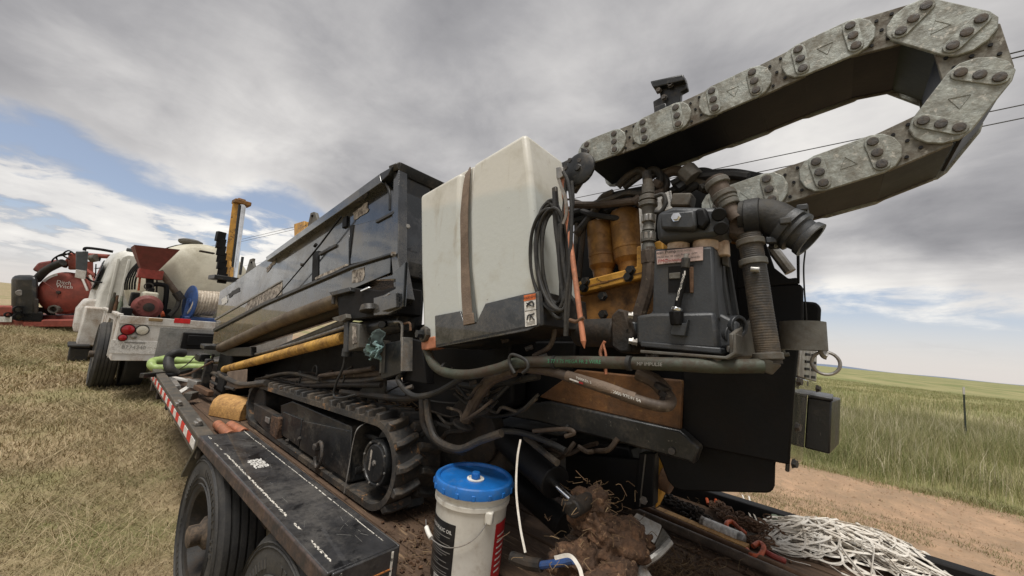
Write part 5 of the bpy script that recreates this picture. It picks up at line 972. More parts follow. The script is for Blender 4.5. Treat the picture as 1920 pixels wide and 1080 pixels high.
for k, (pp, r) in enumerate((([(1056, 322), (1066, 345), (1072, 400), (1068, 500), (1062, 560), (1060, 630)], .006), ([(1072, 340), (1074, 380), (1066, 440), (1070, 520), (1062, 630)], .006), ([(1062, 330), (1058, 380), (1052, 450), (1064, 540), (1080, 570), (1085, 600)], .006), ([(1050, 420), (1048, 480), (1056, 560), (1066, 590)], .007), ([(1040, 360), (1042, 420), (1052, 500), (1060, 600)], .009))): hose('cable_end', pp, r, 'rubber', cb, 1.015 + .006 * k)
MB().tube(px([(1068, 600), (1080, 603), (1090, 598), (1095, 596)], 1.0), .006, 8).build('hook', 'rusty', cb)
plate('hanger_slot', [(1034, 352), (1042, 348), (1048, 430), (1060, 560), (1052, 560), (1038, 430)], 1.06, .015, 'black', cb, .003)
# mud caked anchor foot, straw
def rock(c, s, seed, m, name, rough_=.32, sub=4):
    import bmesh
    bm = bmesh.new(); bmesh.ops.create_icosphere(bm, subdivisions=sub, radius=1); r_ = np.random.default_rng(seed); A = r_.normal(size=(14, 3)) * np.array([1.4, 1.4, 2, 2.2, 3, 3.5, 4.5, 6, 8, 11, 13, 15, 18, 20])[:, None]; ph = r_.uniform(0, 6, 14)
    for v in bm.verts:
        p = V3(v.co); dsp = sum(math.sin(np.dot(A[k], p) + ph[k]) / (1.5 + k * .45) for k in range(14)); q = p * (1 + rough_ * dsp * .55); v.co = q * V3(s)
    me = bpy.data.meshes.new(name); bm.to_mesh(me); bm.free(); me.polygons.foreach_set('use_smooth', [True] * len(me.polygons)); me.materials.append(MATS[m]); o = bpy.data.objects.new(name, me); COL.objects.link(o); o.location = c; return o
AF = empty('anchor_foot', PZ(1120, 1075, DZ), 'mud caked steel anchor foot under the stabiliser cylinder', 'anchor')
for k, (p, x_, s) in enumerate((((1105, 950), 1.34, (.055, .06, .06)), ((1120, 1000), 1.33, (.07, .075, .075)), ((1160, 1030), 1.36, (.09, .085, .07)), ((1100, 1060), 1.27, (.09, .10, .06)), ((1200, 1030), 1.44, (.06, .06, .07)), ((1140, 1085), 1.25, (.10, .10, .06)))): attach(rock(PX(*p, x_), s, k + 3, 'mud', 'mud_lump', .5, 5), AF)
MB().prism([PX(1178, 985, 1.42), PX(1192, 968, 1.45), PX(1240, 992, 1.52), PX(1228, 1022, 1.44)], (.01, .0, .012)).build('foot_plate', 'steel', AF, .006)
MB().prism([PX(1228, 1022, 1.44), PX(1240, 994, 1.52), PX(1256, 1014, 1.50), PX(1236, 1046, 1.42)], (.012, 0, .006)).build('foot_plate', 'castgrey', AF, .006)
MB().tube([PX(1256, 1015, 1.48), PX(1232, 1040, 1.42), PX(1205, 1058, 1.38), PX(1192, 1072, 1.35)], .014, 8, 3).build('foot_edge', 'steel', AF); MB().prism([PX(1190, 1080, 1.33), PX(1203, 1058, 1.36), PX(1222, 1090, 1.36), PX(1205, 1098, 1.33)], (.01, 0, .01)).build('foot_plate', 'steel', AF, .004)
def straw(name, spots, n, label, L=(.03, .12), spread=.05, zs=.03, seed=1):
    r_ = random.Random(seed); b = MB()
    for k in range(n):
        c, sp_ = r_.choice(spots); p = c + V3((r_.gauss(0, sp_), r_.gauss(0, sp_), abs(r_.gauss(0, zs)))); a = r_.uniform(0, 6.28); e = r_.uniform(-.5, .7); d = V3((math.cos(a) * math.cos(e), math.sin(a) * math.cos(e), math.sin(e))) * r_.uniform(*L); bend = V3((r_.gauss(0, .012), r_.gauss(0, .012), r_.gauss(0, .010)))
        b.tube([p, p + d * .5 + bend, p + d], r_.uniform(.0007, .0016), 3, 2, False)
    return tag(b.build(name, 'straw'), label, 'straw', None, 'stuff')
straw('straw', [(PX(745, 775, 1.40), .05), (PX(770, 770, 1.45), .06), (PX(720, 770, 1.38), .04)], 300, 'dry brown straw caught above the rear of the track', seed=2)
straw('straw', [(PX(1120, 945, 1.33), .05), (PX(1100, 1030, 1.28), .07), (PX(1160, 1010, 1.36), .06), (PX(1080, 1075, 1.22), .08)], 170, 'straw stuck in the mud on the anchor foot', (.02, .06), zs=.04, seed=3)
straw('straw', [(PZ(1250, 1065, DZ), .07), (PZ(1300, 1075, DZ), .07), (PZ(1230, 1080, DZ), .06)], 380, 'loose dark straw on the planks beside the anchor foot', (.03, .10), zs=.018, seed=4)
straw('straw', [(PZ(800, 1000, DZ), .12), (PZ(780, 1050, DZ), .1), (PZ(1300, 960, DZ), .12)], 260, 'scattered straw crumbs on the planks round the oil pail', (.01, .05), zs=.004, seed=6)
def crumbs(name, spots, n, label, seed):
    r_ = random.Random(seed); b = MB()
    for k in range(n): c, sp_ = r_.choice(spots); s = r_.uniform(.004, .014); b.box(c + V3((r_.gauss(0, sp_), r_.gauss(0, sp_), s * .3)), (s, s * r_.uniform(.6, 1.3), s * .7), r_.uniform(0, 1), r_.uniform(0, 1), r_.uniform(0, 3))
    return tag(b.build(name, 'mud'), label, 'dirt', None, 'stuff')
crumbs('dirt_crumbs', [(PZ(800, 980, DZ), .12), (PZ(770, 1040, DZ), .12), (PZ(1300, 1050, DZ), .12), (PZ(700, 900, DZ), .1), (PZ(1350, 1070, DZ), .1)], 420, 'crumbs of dry soil on the trailer planks', 8)
# right side of the deck: pipes, board, chains, hooks, can, strap pile
for k, (a, c, r, m_, lb) in enumerate((((1196, 962), (1515, 1100), .024, 'hosebrown', 'thick brown steel pipe nearest the camera on the right deck'), ((1214, 955), (1545, 1100), .017, 'rusty', 'thinner rusty pipe lying against the thick brown pipe'))):
    z = DZ + r + .004; p, q = PZ(*a, z), PZ(*c, z); p = p + (p - q) * .5; q = q + (q - p) * .15; tag(MB().lathe([(r * .7, 0), (r, 0), (r, np.linalg.norm(q - p)), (r * .7, np.linalg.norm(q - p))], p, q - p, 18, True).build('steel_pipe', m_), lb, 'pipe', 'steel pipes along the deck')
p, q = PZ(1232, 956, DZ + .02), PZ(1402, 1028, DZ + .02); d = unit(q - p); s = np.cross((0, 0, 1), d)
tag(MB().prism([p - s * .025 - V3((0, 0, .016)), p + s * .03 - V3((0, 0, .016)), p + s * .03 + V3((0, 0, .012)), p - s * .025 + V3((0, 0, .012))], q - p).build('wood_lath', 'log', None, .003), 'long orange-brown wood lath between the pipes and the chains', 'wood lath')
def chain_pile(name, path, wid, n, m, label, seed, r=.0042, l=.026):
    r_ = random.Random(seed); b = MB()
    for k in range(n):
        t_ = k / n; seg = t_ * (len(path) - 1); i = min(int(seg), len(path) - 2); c = path[i] + (path[i + 1] - path[i]) * (seg - i); c = c + V3((r_.gauss(0, wid), r_.gauss(0, wid), abs(r_.gauss(0, wid * .7)))); dr = unit(path[i + 1] - path[i]); a = math.atan2(dr[1], dr[0]) + r_.gauss(0, .6); d = V3((math.cos(a), math.sin(a), r_.gauss(0, .2))); d = unit(d); s = unit(np.cross(d, (0, 0, 1))); up = np.cross(s, d); w_ = unit(s * math.cos(k * 1.57 + r_.uniform(-.4, .4)) + up * math.sin(k * 1.57))
        b.tube([c + d * l * .62 * math.cos(q) * (1 + .25 * abs(math.cos(q))) + w_ * l * .42 * math.sin(q) for q in np.linspace(0, 2 * math.pi, 9)], r, 5, 0, False)
    return tag(b.build(name, m), label, 'chain', 'tie-down chains')
chain_pile('steel_chain', [PZ(1345, 950, DZ + .03), PZ(1370, 975, DZ + .035), PZ(1400, 985, DZ + .03), PZ(1440, 1000, DZ + .02), PZ(1480, 1015, DZ + .02)], .028, 230, 'rusty', 'brown steel chain heaped beside the white strap pile', 1)
chain_pile('steel_chain', [PZ(1240, 935, DZ + .015), PZ(1270, 950, DZ + .02), PZ(1300, 965, DZ + .015), PZ(1325, 985, DZ + .012)], .024, 230, 'grime', 'dark rusted chain spread under the rear skirt of the rig', 2)
chain_pile('steel_chain', [PZ(1395, 1010, DZ + .012), PZ(1420, 1025, DZ + .012), PZ(1440, 1020, DZ + .012)], .02, 60, 'rusty', 'short end of chain between the orange hooks', 3)
def hookthing(name, pxs, z, r, label, m='orangepaint'):
    return tag(MB().tube([PZ(p[0], p[1], z + (p[2] if len(p) > 2 else 0)) for p in pxs], r, 10, 6).build(name, m), label, 'chain hook', 'orange chain hooks')
hookthing('chain_hook', [(1328, 945), (1326, 934, .02), (1334, 928, .03), (1342, 936, .03), (1340, 948, .01), (1330, 950)], DZ + .02, .010, 'orange chain hook standing up at the far end of the chain')
hookthing('chain_hook', [(1398, 1000), (1385, 990, .02), (1372, 978, .03), (1362, 982, .03), (1366, 994, .01), (1380, 1004)], DZ + .025, .011, 'orange-red hook lying on the chain above the spray can')
BN = empty('chain_binder', PZ(1430, 1040, DZ), 'red-orange chain binder at the edge of the strap pile', 'chain binder')
MB().tube([PZ(p[0], p[1], DZ + p[2]) for p in ((1400, 1030, .02), (1408, 1040, .025), (1424, 1042, .03), (1432, 1026, .05), (1424, 1018, .05), (1412, 1024, .04))], .011, 10).build('binder_hook', 'orangepaint', BN); MB().tube([PZ(p[0], p[1], DZ + p[2]) for p in ((1428, 1030, .035), (1448, 1042, .03), (1472, 1052, .02))], .013, 10).build('binder_handle', 'redplastic', BN)
hookthing('chain_hook', [(1478, 990), (1490, 992), (1500, 996)], DZ + .02, .012, 'small orange hook half under the white straps')
a, c = PZ(1314, 978, DZ + .034), PZ(1396, 1012, DZ + .034); Lc = np.linalg.norm(c - a); SPC = empty('spray_can', (a + c) / 2 - V3((0, 0, .034)), 'silver spray can lying on its side along the wood lath', 'spray can')
MB().lathe([(.026, 0), (.031, .002), (.031, .006), (.029, .009), (.029, Lc * .9), (.031, Lc * .905), (.031, Lc * .92), (.024, Lc), (.010, Lc * 1.03)], a, c - a, 24).build('can_body', 'steel', SPC, ang=30); MB().lathe([(.0293, Lc * .1), (.0294, Lc * .11), (.0294, Lc * .86), (.0293, Lc * .87)], a, c - a, 24, False).build('can_label', 'labelwhite', SPC)
MB().cyl(a - (c - a) * .01, a + (c - a) * .02, .02).build('can_base', 'castgrey', SPC)
a, c = PZ(1287, 981, DZ + .012), PZ(1297, 970, DZ + .015); SDV = empty('screwdriver', a, 'small screwdriver with dark and white grip near the chain', 'screwdriver'); e = c + (c - a) * .9
MB().tube([a, c], .0035, 8, 0).build('shaft', 'labelwhite', SDV); MB().lathe([(.006, 0), (.009, .01), (.009, np.linalg.norm(e - c) * .55), (.012, np.linalg.norm(e - c) * .62), (.012, np.linalg.norm(e - c)), (.005, np.linalg.norm(e - c) * 1.04)], c, e - c, 14).build('grip', 'castgrey', SDV)
a, c = PZ(1447, 972, DZ + .04), PZ(1478, 984, DZ + .04); Lb = np.linalg.norm(c - a); BT = empty('bottle', (a + c) / 2 - V3((0, 0, .04)), 'grey-green bottle with green cap lying against the right rail', 'bottle')
MB().lathe([(.02, 0), (.036, .006), (.038, Lb * .3), (.034, Lb * .45), (.038, Lb * .6), (.036, Lb * .85), (.024, Lb)], a, c - a, 20).build('bottle_body', 'bottle', BT); MB().lathe([(.026, Lb * .97), (.028, Lb), (.027, Lb * 1.16), (.008, Lb * 1.18)], a, c - a, 18).build('bottle_cap', 'greencap', BT)
# white strap pile
b = MB(); r_ = random.Random(21); A0, A1 = PZ(1440, 1010, DZ), PZ(1740, 1085, DZ); ax = unit(A1 - A0); pv = np.cross((0, 0, 1), ax)
for k in range(230):
    s0 = r_.uniform(.02, .66); o0 = r_.gauss(0, .075); la, lb_ = r_.uniform(.04, .20), r_.uniform(.02, .11); ph = r_.uniform(0, 6.28); rot = r_.gauss(0, .35); turns = r_.uniform(.6, 1.7); lay = r_.uniform(.1, 1.0); pts = []; n = 16; f2 = r_.uniform(-.5, .5)
    for i in range(n):
        q = ph + turns * 2 * math.pi * i / (n - 1); u, v = la * math.cos(q) + .02 * math.sin(2 * q + k), lb_ * math.sin(q) + .015 * math.sin(2 * q + f2)
        s2 = s0 + u * math.cos(rot) - v * math.sin(rot); o2 = o0 + u * math.sin(rot) + v * math.cos(rot)
        hgt = max(0, 1 - ((s2 - .36) / .44) ** 2) * max(0, 1 - (o2 / .24) ** 2)
        pts.append(A0 + ax * s2 + pv * (o2 + .03 + .05 * s2) + V3((0, 0, .004 + hgt * (.15 * lay) + .006 * math.sin(3 * q + k))))
    tw = r_.uniform(-.9, .9); b.ribbon(pts, .0095, lambda t_, tw=tw, k=k: (math.sin(tw + t_ * 2 + k), math.cos(tw + t_ * 2.5 + k), .9), .0009, 5)
for pp in ([(1392, 928, .15), (1402, 955, .10), (1415, 985, .05), (1440, 1010, .03), (1470, 1015, .03)], [(1404, 930, .15), (1412, 960, .1), (1430, 990, .05), (1470, 1005, .03)], [(1425, 1000, .05), (1432, 990, .05), (1440, 996, .04), (1430, 1015, .03), (1470, 1045, .02), (1520, 1060, .02)]): b.ribbon([PZ(p[0], p[1], DZ + p[2] * .4) for p in pp], .0105, (.4, -.3, .8), .0009)
tag(b.build('webbing_strap', 'webbing'), 'tangled pile of white flat webbing strap on the right rear deck', 'strap')
# white cable ties by the pail, blue tool
tag(MB().ribbon(px([(976, 824, 1.12), (970, 860, 1.10), (968, 920, 1.08), (975, 985, 1.06), (985, 1036, 1.05)], 1.1), .007, (-1, -.6, 0), .0012).build('cable_tie', 'webbing'), 'long white strap hanging straight down behind the oil pail', 'strap')
tag(MB().ribbon(px([(1040, 1046, 1.10), (1068, 1042, 1.10), (1085, 1062, 1.08), (1092, 1085, 1.06)], 1.1), .011, (-1, -.6, .4), .0012).build('cable_tie', 'webbing'), 'curled white strap end beside the anchor foot', 'strap')
HT = empty('hand_tool', PX(1000, 1060, 1.15), 'dark hand tool with blue grip on the deck right of the oil pail', 'tool'); MB().tube(px([(960, 1045), (990, 1056), (1015, 1060)], 1.15), .02, 10).build('tool_head', 'grime', HT); MB().tube(px([(1012, 1060), (1045, 1056), (1075, 1050)], 1.15), .012, 10).build('tool_grip', 'bluepaint', HT)
# ------------------------------------------------------------------ water truck pulling the trailer
GT = .24
TRK = empty('water_truck', (1.75, 10.5, GT), 'white water truck with poly tank and red hopper, hitched ahead of the trailer', 'truck')
X0, X1, YR, ZB, ZT = .56, 2.94, 8.0, .80, 1.44
BED = MB().bb(X0 + .012, X1 - .012, YR + .03, 11.75, ZT - .12, ZT).build('bed', 'black', TRK, .01)
MB().bb(X0, X1, YR, YR + .028, ZB, ZT + .02).build('rear_panel', 'whitepaint', TRK, .006)
MB().bb(X0 - .004, X1 + .004, YR - .012, YR - .001, ZT - .10, ZT + .02).build('rear_sill', 'whitepaint', TRK, .005)
MB().prism([(X0, YR + .03, ZB), (X0, YR + .03, ZT), (X0, 11.75, ZT), (X0, 11.75, ZB - .1), (X0, 10.35, ZB - .1), (X0, 10.25, ZB + .3), (X0, 9.95, ZT - .1), (X0, 9.05, ZT - .1), (X0, 8.75, ZB + .3), (X0, 8.7, ZB)], (.03, 0, 0)).build('side_panel', 'whitepaint', TRK, .004)
MB().prism([(X1, YR + .03, ZB), (X1, YR + .03, ZT), (X1, 11.75, ZT), (X1, 11.75, ZB)], (-.03, 0, 0)).build('side_panel', 'whitepaint', TRK, .004)
MB().bb(X0 - .03, X0 + .03, YR - .005, 11.75, ZT + .002, ZT + .045).build('side_rail', 'whitepaint', TRK, .008)
for yy in (8.4, 8.62, 10.6, 11.1): MB().bb(X0 - .012, X0 - .001, yy, yy + .03, ZB, ZT - .02).build('side_rib', 'whitepaint', TRK, .003)
def ylens(p, r, m, nm):
    q = PY(*p, YR - .012); o = MB().lathe([(r * 1.1, 0), (r * 1.1, .012), (r, .016), (r * .6, .024), (.001, .026)], q + V3((0, .010, 0)), (0, -1, 0), 24).build(nm, m, TRK, ang=50); MB().lathe([(r * 1.05, 0), (r * 1.18, 0), (r * 1.18, .018), (r * 1.05, .018)], q + V3((0, .008, 0)), (0, -1, 0), 24, True).build('lens_gasket', 'blackdeep', o)
ylens((240, 618), .070, 'lensred', 'tail_light'); ylens((267, 619), .067, 'lenswhite', 'reverse_light'); ylens((230, 633), .045, 'lensred', 'tail_light')
q = PY(251, 631, YR - .004); MB().lathe([(.035, 0), (.035, .012), (.02, .02)], q, (0, -1, 0), 16).build('drain_plug', 'steel', TRK)
q = PY(292, 599.5, YR - .014); MB().box(q, (.16, .02, .05)).build('marker_light', 'lensamber', TRK, .008)
q = PY(342, 602, YR - .014); MB().box(q, (.20, .006, .075)).build('red_reflector', 'tapered', TRK, .003)
q = PY(251, 651, YR - .004); PLT = MB().box(q, (.50, .008, .20)).build('licence_plate', 'labelwhite', TRK, .01); text('lettering', '8774240', q + V3((0, -.006, -.005)), (1, 0, 0), (0, 0, 1), .075, 'inkgrey', PLT); MB().box(q + V3((0, -.0055, .068)), (.22, .002, .022)).build('plate_band', 'inkgrey', PLT)
# diamond tread plate
DP = MB().bb(1.02, X1 - .1, YR - .008, YR - .001, ZB + .05, ZT - .12).build('tread_plate', 'diamond', TRK, .002); b = MB()
for i in range(44):
    for j in range(13):
        s = 1 if (i + j) % 2 else -1; b.box((1.05 + i * .040, YR - .0095, ZB + .08 + j * .036), (.030, .005, .008), ry=s * .8)
tag(b.build('tread_pattern', 'diamond', DP, sm=False), kind='stuff')
wheel('wheel', (.585, 9.45, GT + .50), .54, .28, .29, TRK, rimcol='castgrey'); wheel('wheel', (2.78, 9.5, GT + .50), .53, .28, .29, TRK); wheel('wheel', (.62, 13.1, GT + .48), .50, .28, .29, TRK); wheel('wheel', (2.7, 13.1, GT + .48), .50, .28, .29, TRK)
MB().cyl((.8, 9.5, GT + .5), (2.7, 9.5, GT + .5), .10).build('axle', 'grime', TRK); MB().cyl((.80, 9.45, GT + .5), (1.08, 9.45, GT + .5), .53, seg=36).build('inner_wheel', 'tyre', TRK, .03)
for xx in (1.3, 2.2): MB().bb(xx - .05, xx + .05, 8.2, 14, GT + .55, GT + .80).build('chassis_rail', 'grime', TRK, .01)
MB().bb(1.0, 2.5, YR - .10, YR + .02, GT + .30, GT + .52).build('hitch_beam', 'grime', TRK, .01)
# cab
CY = 12.75
def loft(secs): # each section: list of points, same count
    b = MB(); n = len(secs[0]); vs = [p for s in secs for p in s]; fs = [(i * n + k, i * n + (k + 1) % n, (i + 1) * n + (k + 1) % n, (i + 1) * n + k) for i in range(len(secs) - 1) for k in range(n)]
    return b.add(vs, fs + [tuple(range(n))[::-1], tuple((len(secs) - 1) * n + k for k in range(n))])
def cabsec(y, x0, x1, z0, z1, tp, r=.18): # rounded-top outline narrowing upward
    pts = [(x0, z0), (x0, z0 + (z1 - z0) * .45), (x0 + tp * .6, z1 - r * 1.6), (x0 + tp, z1 - r * .5), (x0 + tp + r * .7, z1), (x1 - tp - r * .7, z1), (x1 - tp, z1 - r * .5), (x1 - tp * .6, z1 - r * 1.6), (x1, z0 + (z1 - z0) * .45), (x1, z0)]
    return [V3((p[0], y, p[1])) for p in pts]
loft([cabsec(CY, .50, 2.62, .95, 2.72, .18), cabsec(CY + .10, .46, 2.66, .92, 2.86, .18), cabsec(CY + 1.2, .36, 2.66, .9, 2.86, .2), cabsec(CY + 1.55, .37, 2.65, .9, 2.62, .3), cabsec(CY + 1.95, .40, 2.62, .9, 1.9, .12)]).build('cab', 'cabwhite', TRK, .03, 3)
loft([cabsec(CY + 1.9, .5, 2.5, .85, 1.85, .12), cabsec(CY + 3.2, .62, 2.4, .85, 1.6, .2)]).build('hood', 'whitepaint', TRK, .05, 3)
MB().prism([(.352, CY + .35, 1.85), (.352, CY + 1.3, 1.85), (.44, CY + 1.15, 2.52), (.44, CY + .42, 2.55)], (.02, 0, 0)).build('side_window', 'glass', TRK, .01)
MB().prism([(.95, CY - .012, 1.9), (2.1, CY - .012, 1.9), (2.0, CY - .012, 2.5), (1.05, CY - .012, 2.5)], (0, .01, 0)).build('rear_window', 'glass', TRK, .01)
for xx in (.62, .80): MB().bb(xx, xx + .05, CY - .03, CY - .001, 1.2, 2.62).build('cab_rib', 'cabwhite', TRK, .012)
loft([[V3((x, y, z)) for x, z in ((.22, .85), (.20, 1.35), (.30, 1.60), (.62, 1.66), (.62, .85))] for y in (12.9, 13.05, 14.4, 14.7)]).build('front_fender', 'whitepaint', TRK, .05, 3)
MB().bb(.30, .62, 12.2, 12.95, .62, 1.45).build('cab_skirt', 'whitepaint', TRK, .03)
MB().bb(.18, .50, 12.0, 12.8, .60, .66).bb(.22, .50, 12.05, 12.8, GT + .08, .58).build('cab_step', 'rubber', TRK, .02)
MI = MB().prism([PY(*p, 12.9) for p in ((142, 471), (166, 471), (162, 523), (142, 520))], (0, .10, 0)).build('mirror', 'mirror', TRK, .02); MB().prism([PY(*p, 12.89) for p in ((142, 505), (162, 508), (160, 524), (140, 520))], (0, .02, 0)).build('mirror_glass', 'whitepaint', MI, .006)
MB().tube([PY(*p, 12.9) for p in ((158, 470), (162, 465), (190, 468), (212, 472))], .03, 8).build('mirror_arm', 'blackdeep', MI); MB().tube([PY(*p, 12.9) for p in ((162, 520), (175, 528), (200, 530))], .02, 8).build('mirror_arm', 'blackdeep', MI)
MB().box(PY(245, 469, 12.3), (.14, .1, .08)).build('cab_light', 'mirror', TRK, .02)
MB().tube([PY(*p, 12.3) for p in ((168, 600), (160, 612), (157, 622), (162, 632))], .015, 8).build('grab_handle', 'blackdeep', TRK)
# poly tank
TC = V3((1.60, 9.0, 2.05)); RT_ = .82
b = MB(); prof = [(.001, -.12), (.35, -.10), (.6, -.055), (.73, .0), (.79, .06), (RT_, .15)]
for k in range(6): y0 = .35 + k * .40; prof += [(RT_, y0), (RT_ + .02, y0 + .03), (RT_ + .02, y0 + .10), (RT_, y0 + .13)]
prof += [(RT_, 3.0), (.7, 3.1), (.4, 3.2), (.001, 3.22)]
PT = b.lathe(prof, TC, (0, 1, 0), 48).build('poly_tank', 'poly', TRK, ang=40)
for k in range(5):
    y0 = TC[1] + .55 + k * .45; MB().tube([V3((TC[0] + (RT_ + .028) * math.cos(q), y0, TC[2] + (RT_ + .028) * math.sin(q))) for q in np.linspace(-.2, math.pi + .2, 26)], .014, 6, 0).build('tank_band', 'blackdeep', PT)
for sg in (-1, 1): MB().bb(TC[0] + sg * .45 - .08, TC[0] + sg * .45 + .08, 8.9, 11.4, ZT, ZT + .16).build('tank_cradle', 'black', PT, .01)
MB().lathe([(.16, 0), (.19, .03), (.19, .07), (.12, .10), (.001, .11)], TC + V3((-.2, .6, RT_)), (0, 0, 1), 20).build('tank_lid', 'castgrey', PT)
MB().box(PY(388, 473, 8.72), (.22, .1, .03)).build('tank_slot', 'grime', PT, .01)
# hopper, pump engine, pipes, reel (things bolted to the bed)
HY = 8.35
HP = MB(); t4 = [PY(*p, HY) for p in ((252, 459), (338, 468))]; b4 = [PY(*p, HY) for p in ((268, 507), (297, 510))]
vt = [t4[0], t4[1], t4[1] + V3((0, .55, 0)), t4[0] + V3((0, .55, 0)), b4[0] + V3((0, .18, 0)), b4[1] + V3((0, .18, 0)), b4[1] + V3((0, .36, 0)), b4[0] + V3((0, .36, 0))]
inn = [v + V3((s, u, 0)) for v, s, u in zip(vt[:4], (.02, -.02, -.02, .02), (.02, .02, -.02, -.02))] + [v + V3((s, u, .02)) for v, s, u in zip(vt[4:], (.015, -.015, -.015, .015), (.015, .015, -.015, -.015))]
HP.add(vt + inn, [(0, 4, 5, 1), (1, 5, 6, 2), (2, 6, 7, 3), (3, 7, 4, 0), (8, 9, 13, 12), (9, 10, 14, 13), (10, 11, 15, 14), (11, 8, 12, 15), (0, 1, 9, 8), (1, 2, 10, 9), (2, 3, 11, 10), (3, 0, 8, 11), (4, 7, 6, 5), (12, 13, 14, 15)])
HPo = HP.build('hopper', 'hopper', TRK)
q0_, q1_ = PY(282, 508, HY + .27), PY(281, 521, HY + .27); MB().box((q0_ + q1_) / 2, (.30, .22, .15)).build('hopper_neck', 'redplastic', HPo, .01); MB().cyl(PY(281, 521, HY + .27), PY(281, 545, HY + .27), .05).build('hopper_outlet', 'blackdeep', HPo, .005)
MB().prism([PY(*p, HY + .3) for p in ((263, 500), (267, 500), (262, 545), (258, 545))], (.0, .05, 0)).build('hopper_leg', 'orangepaint', HPo); MB().prism([PY(*p, HY + .5) for p in ((294, 500), (297, 500), (294, 590), (291, 590))], (.0, .05, 0)).build('hopper_leg', 'grime', HPo)
EN = MB().lathe([(.16, 0), (.19, .02), (.19, .08), (.14, .12), (.06, .13), (.001, .13)], PY(277, 576, HY) + V3((0, .06, 0)), (-.1, -1, 0), 28).build('pump_engine', 'hopper', TRK, ang=30); MB().lathe([(.06, 0), (.07, .01), (.001, .02)], PY(278, 576, HY) - V3((0, .075, 0)), (-.1, -1, 0), 18).build('starter_cap', 'grime', EN)
for k in range(14): t_ = k * math.pi / 7; q = PY(277, 576, HY) + V3((.115 * math.cos(t_), -.055, .115 * math.sin(t_))); MB().box(q, (.05, .012, .010), ry=-t_).build('starter_fin', 'hopper', EN)
MB().bb(*sum([[a, c] for a, c in zip(PY(254, 585, HY + .02), PY(298, 560, HY + .02) + V3((0, .35, 0)))], [])).build('engine_block', 'grime', EN, .02)
a, c = PY(266, 562, HY), PY(299, 549, HY); MB().bb(a[0], c[0], HY, HY + .25, a[2], c[2]).build('fuel_tank', 'poly', EN, .03, 3); MB().cyl(((a[0] + c[0]) / 2, HY + .1, c[2]), ((a[0] + c[0]) / 2, HY + .1, c[2] + .06), .04).build('fuel_cap', 'blackdeep', EN)
a, c = PY(242, 574, HY), PY(264, 549, HY); MB().bb(a[0], c[0], HY, HY + .2, a[2], c[2]).build('air_box', 'blackdeep', EN, .02)
MB().tube([PY(*p, HY + .2) for p in ((279, 535), (295, 533), (308, 535), (312, 540), (311, 560), (306, 590))], .035, 12).build('suction_pipe', 'blackdeep', TRK); MB().tube([PY(*p, HY + .15) for p in ((300, 590), (308, 588))], .05, 10).build('red_valve', 'orangepaint', TRK)
MB().lathe([(.045, -.02), (.06, -.02), (.06, .02), (.045, .02)], PY(279, 537, HY + .1), (0, -1, 0), 20, True).build('gauge_ring', 'black', TRK)
MB().tube([PY(*p, HY + .3) for p in ((299, 508), (316, 530), (331, 550))], .048, 14, 0).build('drop_pipe', 'strap', TRK); MB().tube([PY(*p, HY + .28) for p in ((330, 548), (336, 556), (340, 562))], .065, 10).build('pipe_coupling', 'bolt', TRK); MB().tube([PY(*p, HY + .28) for p in ((336, 560), (332, 575), (322, 588), (318, 592))], .035, 10).build('drain_pipe', 'castgrey', TRK)
RL = MB().lathe([(.001, 0), (.07, 0), (.07, .02), (.29, .015), (.30, .02), (.30, .035), (.29, .04), (.05, .03), (.001, .03)], PY(352, 567, HY + .1), (1, .15, 0), 32).build('hose_reel', 'bluepaint', TRK, ang=30)
for k in range(9): c_ = PY(360 + k * 5.4, 568 + k * .2, HY + .15 + .01 * k); MB().tube([c_ + V3((.03 * math.sin(q * 1.0), .2 * math.cos(q), .20 * math.sin(q))) for q in np.linspace(0, 2 * math.pi, 20)], .030, 8, 0).build('reel_hose', 'ropehose', RL)
MB().tube([PY(*p, HY + .15) for p in ((362, 583), (375, 592), (398, 596))], .026, 8).build('reel_hose_end', 'ropehose', RL)
a = PY(347, 597, HY - .05); MB().bb(a[0], a[0] + .75, HY - .05, HY + .4, ZT + .003, ZT + .07).build('reel_base', 'bluepaint', RL, .008); MB().prism([PY(*p, HY + .05) for p in ((343, 594), (352, 560), (357, 560), (354, 594))], (.0, .04, 0)).build('reel_stand', 'bluepaint', RL)
MB().box(PY(236, 584, HY), (.12, .3, .12)).build('battery_box', 'blackdeep', TRK, .01)
for k, p in enumerate(((219, 560), (228, 562), (214, 555))): q = PY(*p, 9.2); MB().lathe([(.03, ZT + .002 - q[2]), (.035, -.08), (.02, -.02), (.016, .06)], q, (0, 0, 1), 10).build('bed_bottle', ('rusty', 'bottle', 'hosegreen')[k], TRK)
q = PY(378, 640, YR - .05); MB().box(q, (.50, .04, .26)).box(q + V3((0, -.02, .01)), (.38, .04, .17)).build('rear_mudflap', 'blackdeep', TRK, .01)
# ------------------------------------------------------------------ red vacuum trailer
def PD(px_, py_, d): return CAM + ray(px_, py_) * d
v0 = PD(105, 616, 11.6); yl = unit(V3((v0[0], v0[1], 0))); xl = V3((yl[1], -yl[0], 0)); ZG = float(gz(v0[0], v0[1]))
VT = empty('vacuum_trailer', (v0[0], v0[1], ZG), 'red vacuum trailer with round tank and black engine box, behind the white truck', 'trailer')
def VL(px_, py_, dd=0.0): return PD(px_, py_, 11.6 + dd)
def vp(u, v, z): return V3((v0[0], v0[1], 0)) + xl * u + yl * v + V3((0, 0, z))
zd = VL(70, 600)[2]
def vbox(px0, py0, px1, py1, depth, name, m, bev=.02, d0=0.0, parent=VT):
    A, B, C_, D_ = VL(px0, py0, d0), VL(px1, py0, d0), VL(px1, py1, d0), VL(px0, py1, d0); return MB().prism([A, B, C_, D_], yl * depth).build(name, m, parent, bev, 3)
